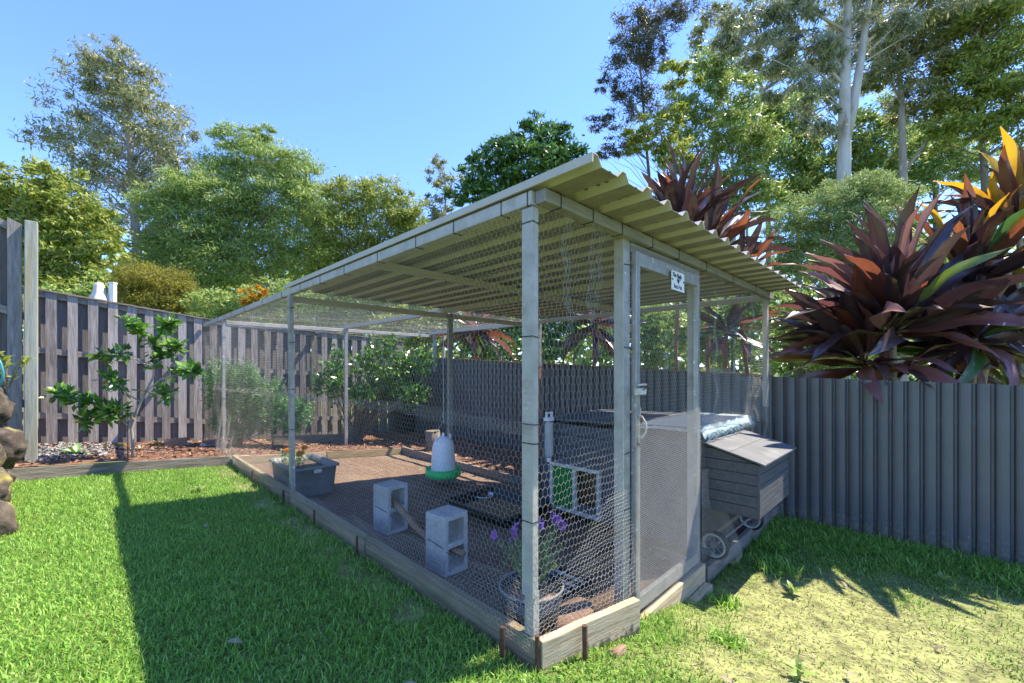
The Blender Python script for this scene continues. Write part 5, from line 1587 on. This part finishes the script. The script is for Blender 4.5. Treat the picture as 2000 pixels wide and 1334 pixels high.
tree('feathery_tree', 'tall slender grey green tree with sky showing through on the left of the bush', 15.5, [(1275, 700), (1272, 430), (1262, 280), (1250, 120), (1245, 10)], 4,
     [(1240, 40, 35, 40), (1225, 110, 40, 45), (1275, 100, 35, 50), (1205, 175, 28, 25), (1250, 200, 40, 40), (1195, 240, 42, 18), (1180, 165, 14, 22), (1290, 30, 45, 30), (1340, 20, 40, 25), (1215, 285, 40, 18), (1190, 300, 30, 14)],
     .16, .03, 'feather_leaf', .6, nb=110, brad=.035, bark='bark', clump=.32)
tree('yellow_tree', 'lime yellow leaved small tree behind the run roof under the slender tree', 14.5, [(1300, 700), (1300, 420), (1296, 320), (1290, 250)], 4,
     [(1270, 250, 45, 30), (1310, 215, 35, 30), (1255, 285, 35, 22), (1330, 150, 40, 30), (1310, 300, 45, 30)], .17, .07, 'lime_leaf', .85, nb=50, brad=.035)
tree('bush_tree', 'leafy green tree with several thin pale stems above the middle cordyline', 16.5, [(1432, 700), (1434, 460), (1430, 300), (1420, 180)], 4,
     [(1390, 130, 55, 45), (1430, 190, 60, 45), (1350, 210, 55, 45), (1400, 270, 70, 50), (1470, 290, 55, 50), (1345, 300, 50, 40), (1430, 360, 60, 45), (1480, 380, 50, 45), (1370, 380, 50, 40)],
     .17, .06, 'bush_leaf', .9, bark='bark_pale', nb=100, brad=.045, extra=[([(1400, 500), (1398, 330), (1390, 220)], 3), ([(1425, 520), (1440, 330), (1470, 240)], 3), ([(1385, 480), (1380, 350), (1370, 240)], 3), ([(1460, 480), (1455, 330), (1490, 200)], 2.5)])
tree('white_gum', 'big smooth white trunked eucalyptus with a forked stem', 13, [(1640, 700), (1646, 470), (1648, 330), (1650, 180), (1655, 40), (1662, -90)], 17,
     [(1540, 40, 75, 35), (1470, 60, 65, 35), (1590, 105, 60, 35), (1500, 115, 55, 30), (1420, 90, 45, 30), (1730, 40, 60, 35), (1610, -40, 120, 45), (1740, -50, 110, 45), (1560, 180, 60, 30), (1600, 240, 45, 30), (1850, -20, 90, 40)],
     .24, .05, 'gum_leaf_blue', .8, bark='bark_pale', droop=.75, nb=46, brad=.04, clump=.28,
     extra=[([(1652, 270), (1668, 200), (1682, 110), (1695, 20), (1706, -70)], 9.5), ([(1655, 175), (1625, 140), (1585, 95), (1545, 92), (1520, 60)], 3), ([(1648, 60), (1600, 30), (1530, 5), (1500, -20)], 3.5), ([(1685, 90), (1730, 50), (1780, 0)], 3.5)])
tree('gum_tree', 'slimmer pinkish eucalyptus trunk to the right of the big white one', 15, [(1762, 700), (1764, 420), (1762, 250), (1756, 120), (1750, -20)], 9,
     [(1760, 70, 60, 45), (1820, 120, 60, 45), (1790, 190, 60, 40), (1720, 150, 40, 40), (1840, 40, 70, 40)], .22, .05, 'gum_leaf', .9, bark='bark_gum', droop=.4, nb=60, brad=.05,
     extra=[([(1770, 330), (1815, 270), (1850, 190), (1870, 120)], 3.5), ([(1762, 200), (1735, 150), (1725, 90)], 2.5)])
tree('bush_tree', 'dense olive tree at the edge of the bush behind the golden cordyline', 14.5, [(1930, 700), (1925, 400), (1915, 250), (1900, 120)], 8,
     [(1890, 40, 75, 45), (1960, 50, 70, 50), (1920, 120, 75, 50), (1985, 140, 60, 55), (1870, 180, 60, 45), (1940, 210, 80, 50), (1880, 260, 65, 40), (2010, 240, 60, 60), (1960, -40, 110, 50)],
     .17, .06, 'lime_leaf', .95, bark='bark', nb=90, brad=.06)
tree('bush_tree', 'dark leafy tree filling the space behind the big white trunk', 18.5, [(1560, 700), (1560, 500), (1562, 380), (1570, 280)], 7,
     [(1530, 230, 60, 50), (1590, 290, 60, 50), (1530, 320, 65, 55), (1480, 240, 50, 45), (1700, 240, 55, 50), (1690, 310, 60, 50), (1600, 360, 70, 40), (1740, 290, 60, 50), (1540, 390, 70, 45)],
     .2, .08, 'bush_leaf', .9, bark='bark', nb=80, brad=.06)
tree('bush_tree', 'grey green tree behind the slimmer trunk and the cordylines', 19.5, [(1830, 700), (1828, 480), (1825, 360), (1820, 280)], 6,
     [(1800, 290, 60, 45), (1850, 310, 60, 45), (1770, 350, 70, 45), (1920, 320, 70, 45), (1840, 240, 50, 35), (1700, 390, 60, 40)], .2, .07, 'bush_leaf', .8, bark='bark', nb=60, brad=.05)
tree('gum_tree', 'hazy grey green crown filling the sky between the slender tree and the white trunk', 21, [(1500, 700), (1500, 400), (1490, 220), (1480, 80)], 6,
     [(1440, 35, 65, 38), (1385, 70, 45, 35), (1500, 110, 65, 40), (1540, 170, 55, 40), (1640, 110, 55, 45), (1700, 130, 50, 45), (1430, 130, 55, 40), (1720, 50, 55, 40), (1600, 200, 55, 40), (1660, 30, 70, 35)],
     .26, .08, 'gum_leaf', .62, droop=.4, nb=60, brad=.06)
tree('fern_wattle', 'soft fine leaved wattle beyond the run roof under the white trunk', 8.0, [(1620, 735), (1620, 640), (1622, 540), (1630, 450)], 5,
     [(1640, 385, 60, 32), (1700, 370, 60, 32), (1580, 420, 60, 40), (1660, 440, 80, 45), (1540, 460, 50, 40), (1740, 400, 55, 40), (1600, 500, 75, 45), (1700, 500, 80, 50), (1530, 530, 45, 40)],
     .075, .016, 'fern_leaf', .8, bark='bark', nb=120, brad=.025, cat='tree', clump=.26)
SB = 'shrubs behind the metal fence'
tree('shrub', 'tangled twiggy shrub between the run roof end and the burgundy cordyline', 6.6, [(1560, 735), (1565, 690), (1570, 640), (1575, 600)], 3,
     [(1560, 600, 55, 45), (1610, 640, 60, 45), (1550, 670, 50, 45), (1640, 700, 70, 40), (1590, 710, 70, 35), (1680, 600, 60, 50)], .085, .035, 'bush_leaf', .62, bark='bark', nb=90, brad=.018, cat='shrub')
tree('shrub', 'shaded shrub seen through the wire behind the nesting box', 8.0, [(1430, 735), (1430, 690), (1430, 650)], 3,
     [(1400, 640, 60, 50), (1460, 620, 50, 55), (1430, 690, 80, 35), (1480, 560, 50, 50), (1350, 640, 50, 60)], .10, .04, 'bush_leaf', .75, bark='bark', nb=60, brad=.02, cat='shrub')
tree('shrub', 'dark shrub behind the metal fence seen through the mesh door', 9.0, [(1260, 735), (1260, 690), (1262, 640)], 3,
     [(1250, 620, 60, 50), (1300, 640, 50, 45), (1200, 650, 50, 40), (1260, 690, 90, 30)], .11, .045, 'bush_leaf', .9, bark='bark', nb=50, brad=.02, cat='shrub')
tree('shrub', 'dark shrub behind the metal fence between the feeder string and the corner post', 10.5, [(1010, 735), (1010, 690), (1010, 640)], 3,
     [(1000, 620, 70, 45), (1080, 640, 60, 40), (930, 640, 60, 40), (1130, 600, 60, 50), (1010, 680, 120, 30)], .12, .05, 'dark_leaf', .9, bark='bark', nb=50, brad=.02, cat='shrub')
tree('shrub', 'yellow green shrub peeping over the fence corner behind the dark square post', 11, [(830, 735), (832, 690), (832, 640)], 3,
     [(820, 640, 50, 35), (860, 620, 40, 35), (790, 660, 50, 30), (760, 620, 50, 30)], .12, .055, 'lime_leaf', .9, bark='bark', nb=40, brad=.02, cat='shrub')
tree('shrub', 'bushy undergrowth below the central wattle along the timber fence', 12, [(470, 735), (470, 660), (468, 610)], 4,
     [(420, 600, 60, 35), (490, 600, 60, 35), (560, 590, 60, 40), (390, 630, 60, 30)], .12, .035, 'wattle', .95, bark='bark', nb=50, brad=.025, cat='shrub')
tree('shrub', 'bushy undergrowth below the olive wattle seen over the netting roof', 12.5, [(700, 735), (700, 660), (700, 610)], 4,
     [(640, 600, 60, 40), (710, 590, 70, 40), (780, 570, 60, 45), (740, 630, 80, 30), (600, 640, 60, 30)], .12, .04, 'wattle', .95, bark='bark', nb=50, brad=.025, cat='shrub')
tree('shrub', 'leafy green shrub below the broad yellow green tree behind the folded umbrella', 13, [(200, 735), (200, 640), (198, 590)], 4,
     [(150, 590, 60, 35), (215, 570, 45, 35), (90, 590, 60, 35), (240, 600, 50, 30)], .14, .06, 'wattle', 1.0, bark='bark', nb=40, brad=.025, cat='shrub')

# distant bush that reads as one mass all round
n = 42000
ang = rng.uniform(rad(-100), rad(100), n); dist = rng.uniform(27, 40, n)
hgt = 8.4 + 2.2 * wob(ang * 6, ang * 0, 1.0, 3) + 1.4 * wob(ang * 19, ang * 0, 1.0, 5)
zz = hgt * (1 - rng.uniform(0, 1, n) ** 1.3 * 1.02)
cc = np.stack([np.sin(ang) * dist, np.cos(ang) * dist, zz - .1], 1)
V, Fq = leaf_cloud(cc, rng.normal(0, 1, (n, 3)), rng.normal(0, .8, (n, 3)) + np.array([.2, -.3, .5]), rng.uniform(.5, 1.1, n), rng.uniform(.25, .5, n))
tag(mobj('distant_bush', mesh_np('distant_bush', V, Fq, 4, 'bush_leaf')), 'distant bushland foliage behind all the trees', 'bush', kind='stuff')

# folded umbrella and white post beyond the fence
pu = U(194, 640, 10.5)
um = empty('folded_umbrella', pu, 0, 'folded beige garden umbrella showing above the timber fence', 'umbrella')
s = 10.5 / F
m = MB(); n = 24; rings = [(.02, 640 - 551), (.07, 640 - 553), (.10, 640 - 560), (.12, 640 - 572), (.17, 640 - 585), (.21, 640 - 598), (.20, 640 - 610)]
for i, (r_, hpx) in enumerate(rings):
    for k in range(n):
        t = 2 * math.pi * k / n
        rr_ = r_ * (1 + (.16 * i / 4) * math.cos(6 * t + i * .3))
        m.v.append((rr_ * math.cos(t), rr_ * math.sin(t), hpx * s - (.05 * math.cos(6 * t) if i > 4 else 0)))
for i in range(len(rings) - 1):
    for k in range(n): m.f.append((i * n + k, i * n + (k + 1) % n, (i + 1) * n + (k + 1) % n, (i + 1) * n + k))
m.f.append(tuple(range(n)))
m.build('canopy', 'canvas', um, True)
MB().tube([(0, 0, -pu.z - .12), (0, 0, 85 * s)], .025, 8).build('pole', 'white_paint', um)
pw = U(221, 640, 10.6)
wp = empty('white_post', pw, 0, 'white square post beside the folded umbrella beyond the fence', 'post')
MB().box(-.05, .05, -.05, .05, -pw.z - .12, 86 * s).build('shaft', 'white_paint', wp, bevel=.004)
MB().box(-.085, .06, -.06, .06, 86.1 * s, 89 * s).build('cap', 'white_paint', wp, bevel=.004)
MB().bar((-.12, 0, 55 * s), (-.075, 0, 86 * s), .03, .03).build('arm', 'white_paint', wp)

# bird on the gum branch
bp = U(1556, 75, 12.75)
bd = MB().tube([(-.36, 0, -.14), (-.26, 0, -.09), (-.16, 0, -.05), (-.06, 0, -.01), (.05, 0, .03), (.13, 0, .07), (.18, 0, .11), (.23, 0, .13), (.27, 0, .12), (.33, 0, .10)],
               [.02, .035, .045, .075, .09, .075, .052, .05, .028, .004], 12).build('bird', 'bird', None, True, loc=bp)
bd.scale = (.85, .85, .85); bd.rotation_euler = (0, 0, rad(12))
tag(bd, 'black bird perched on a branch of the white gum', 'bird')
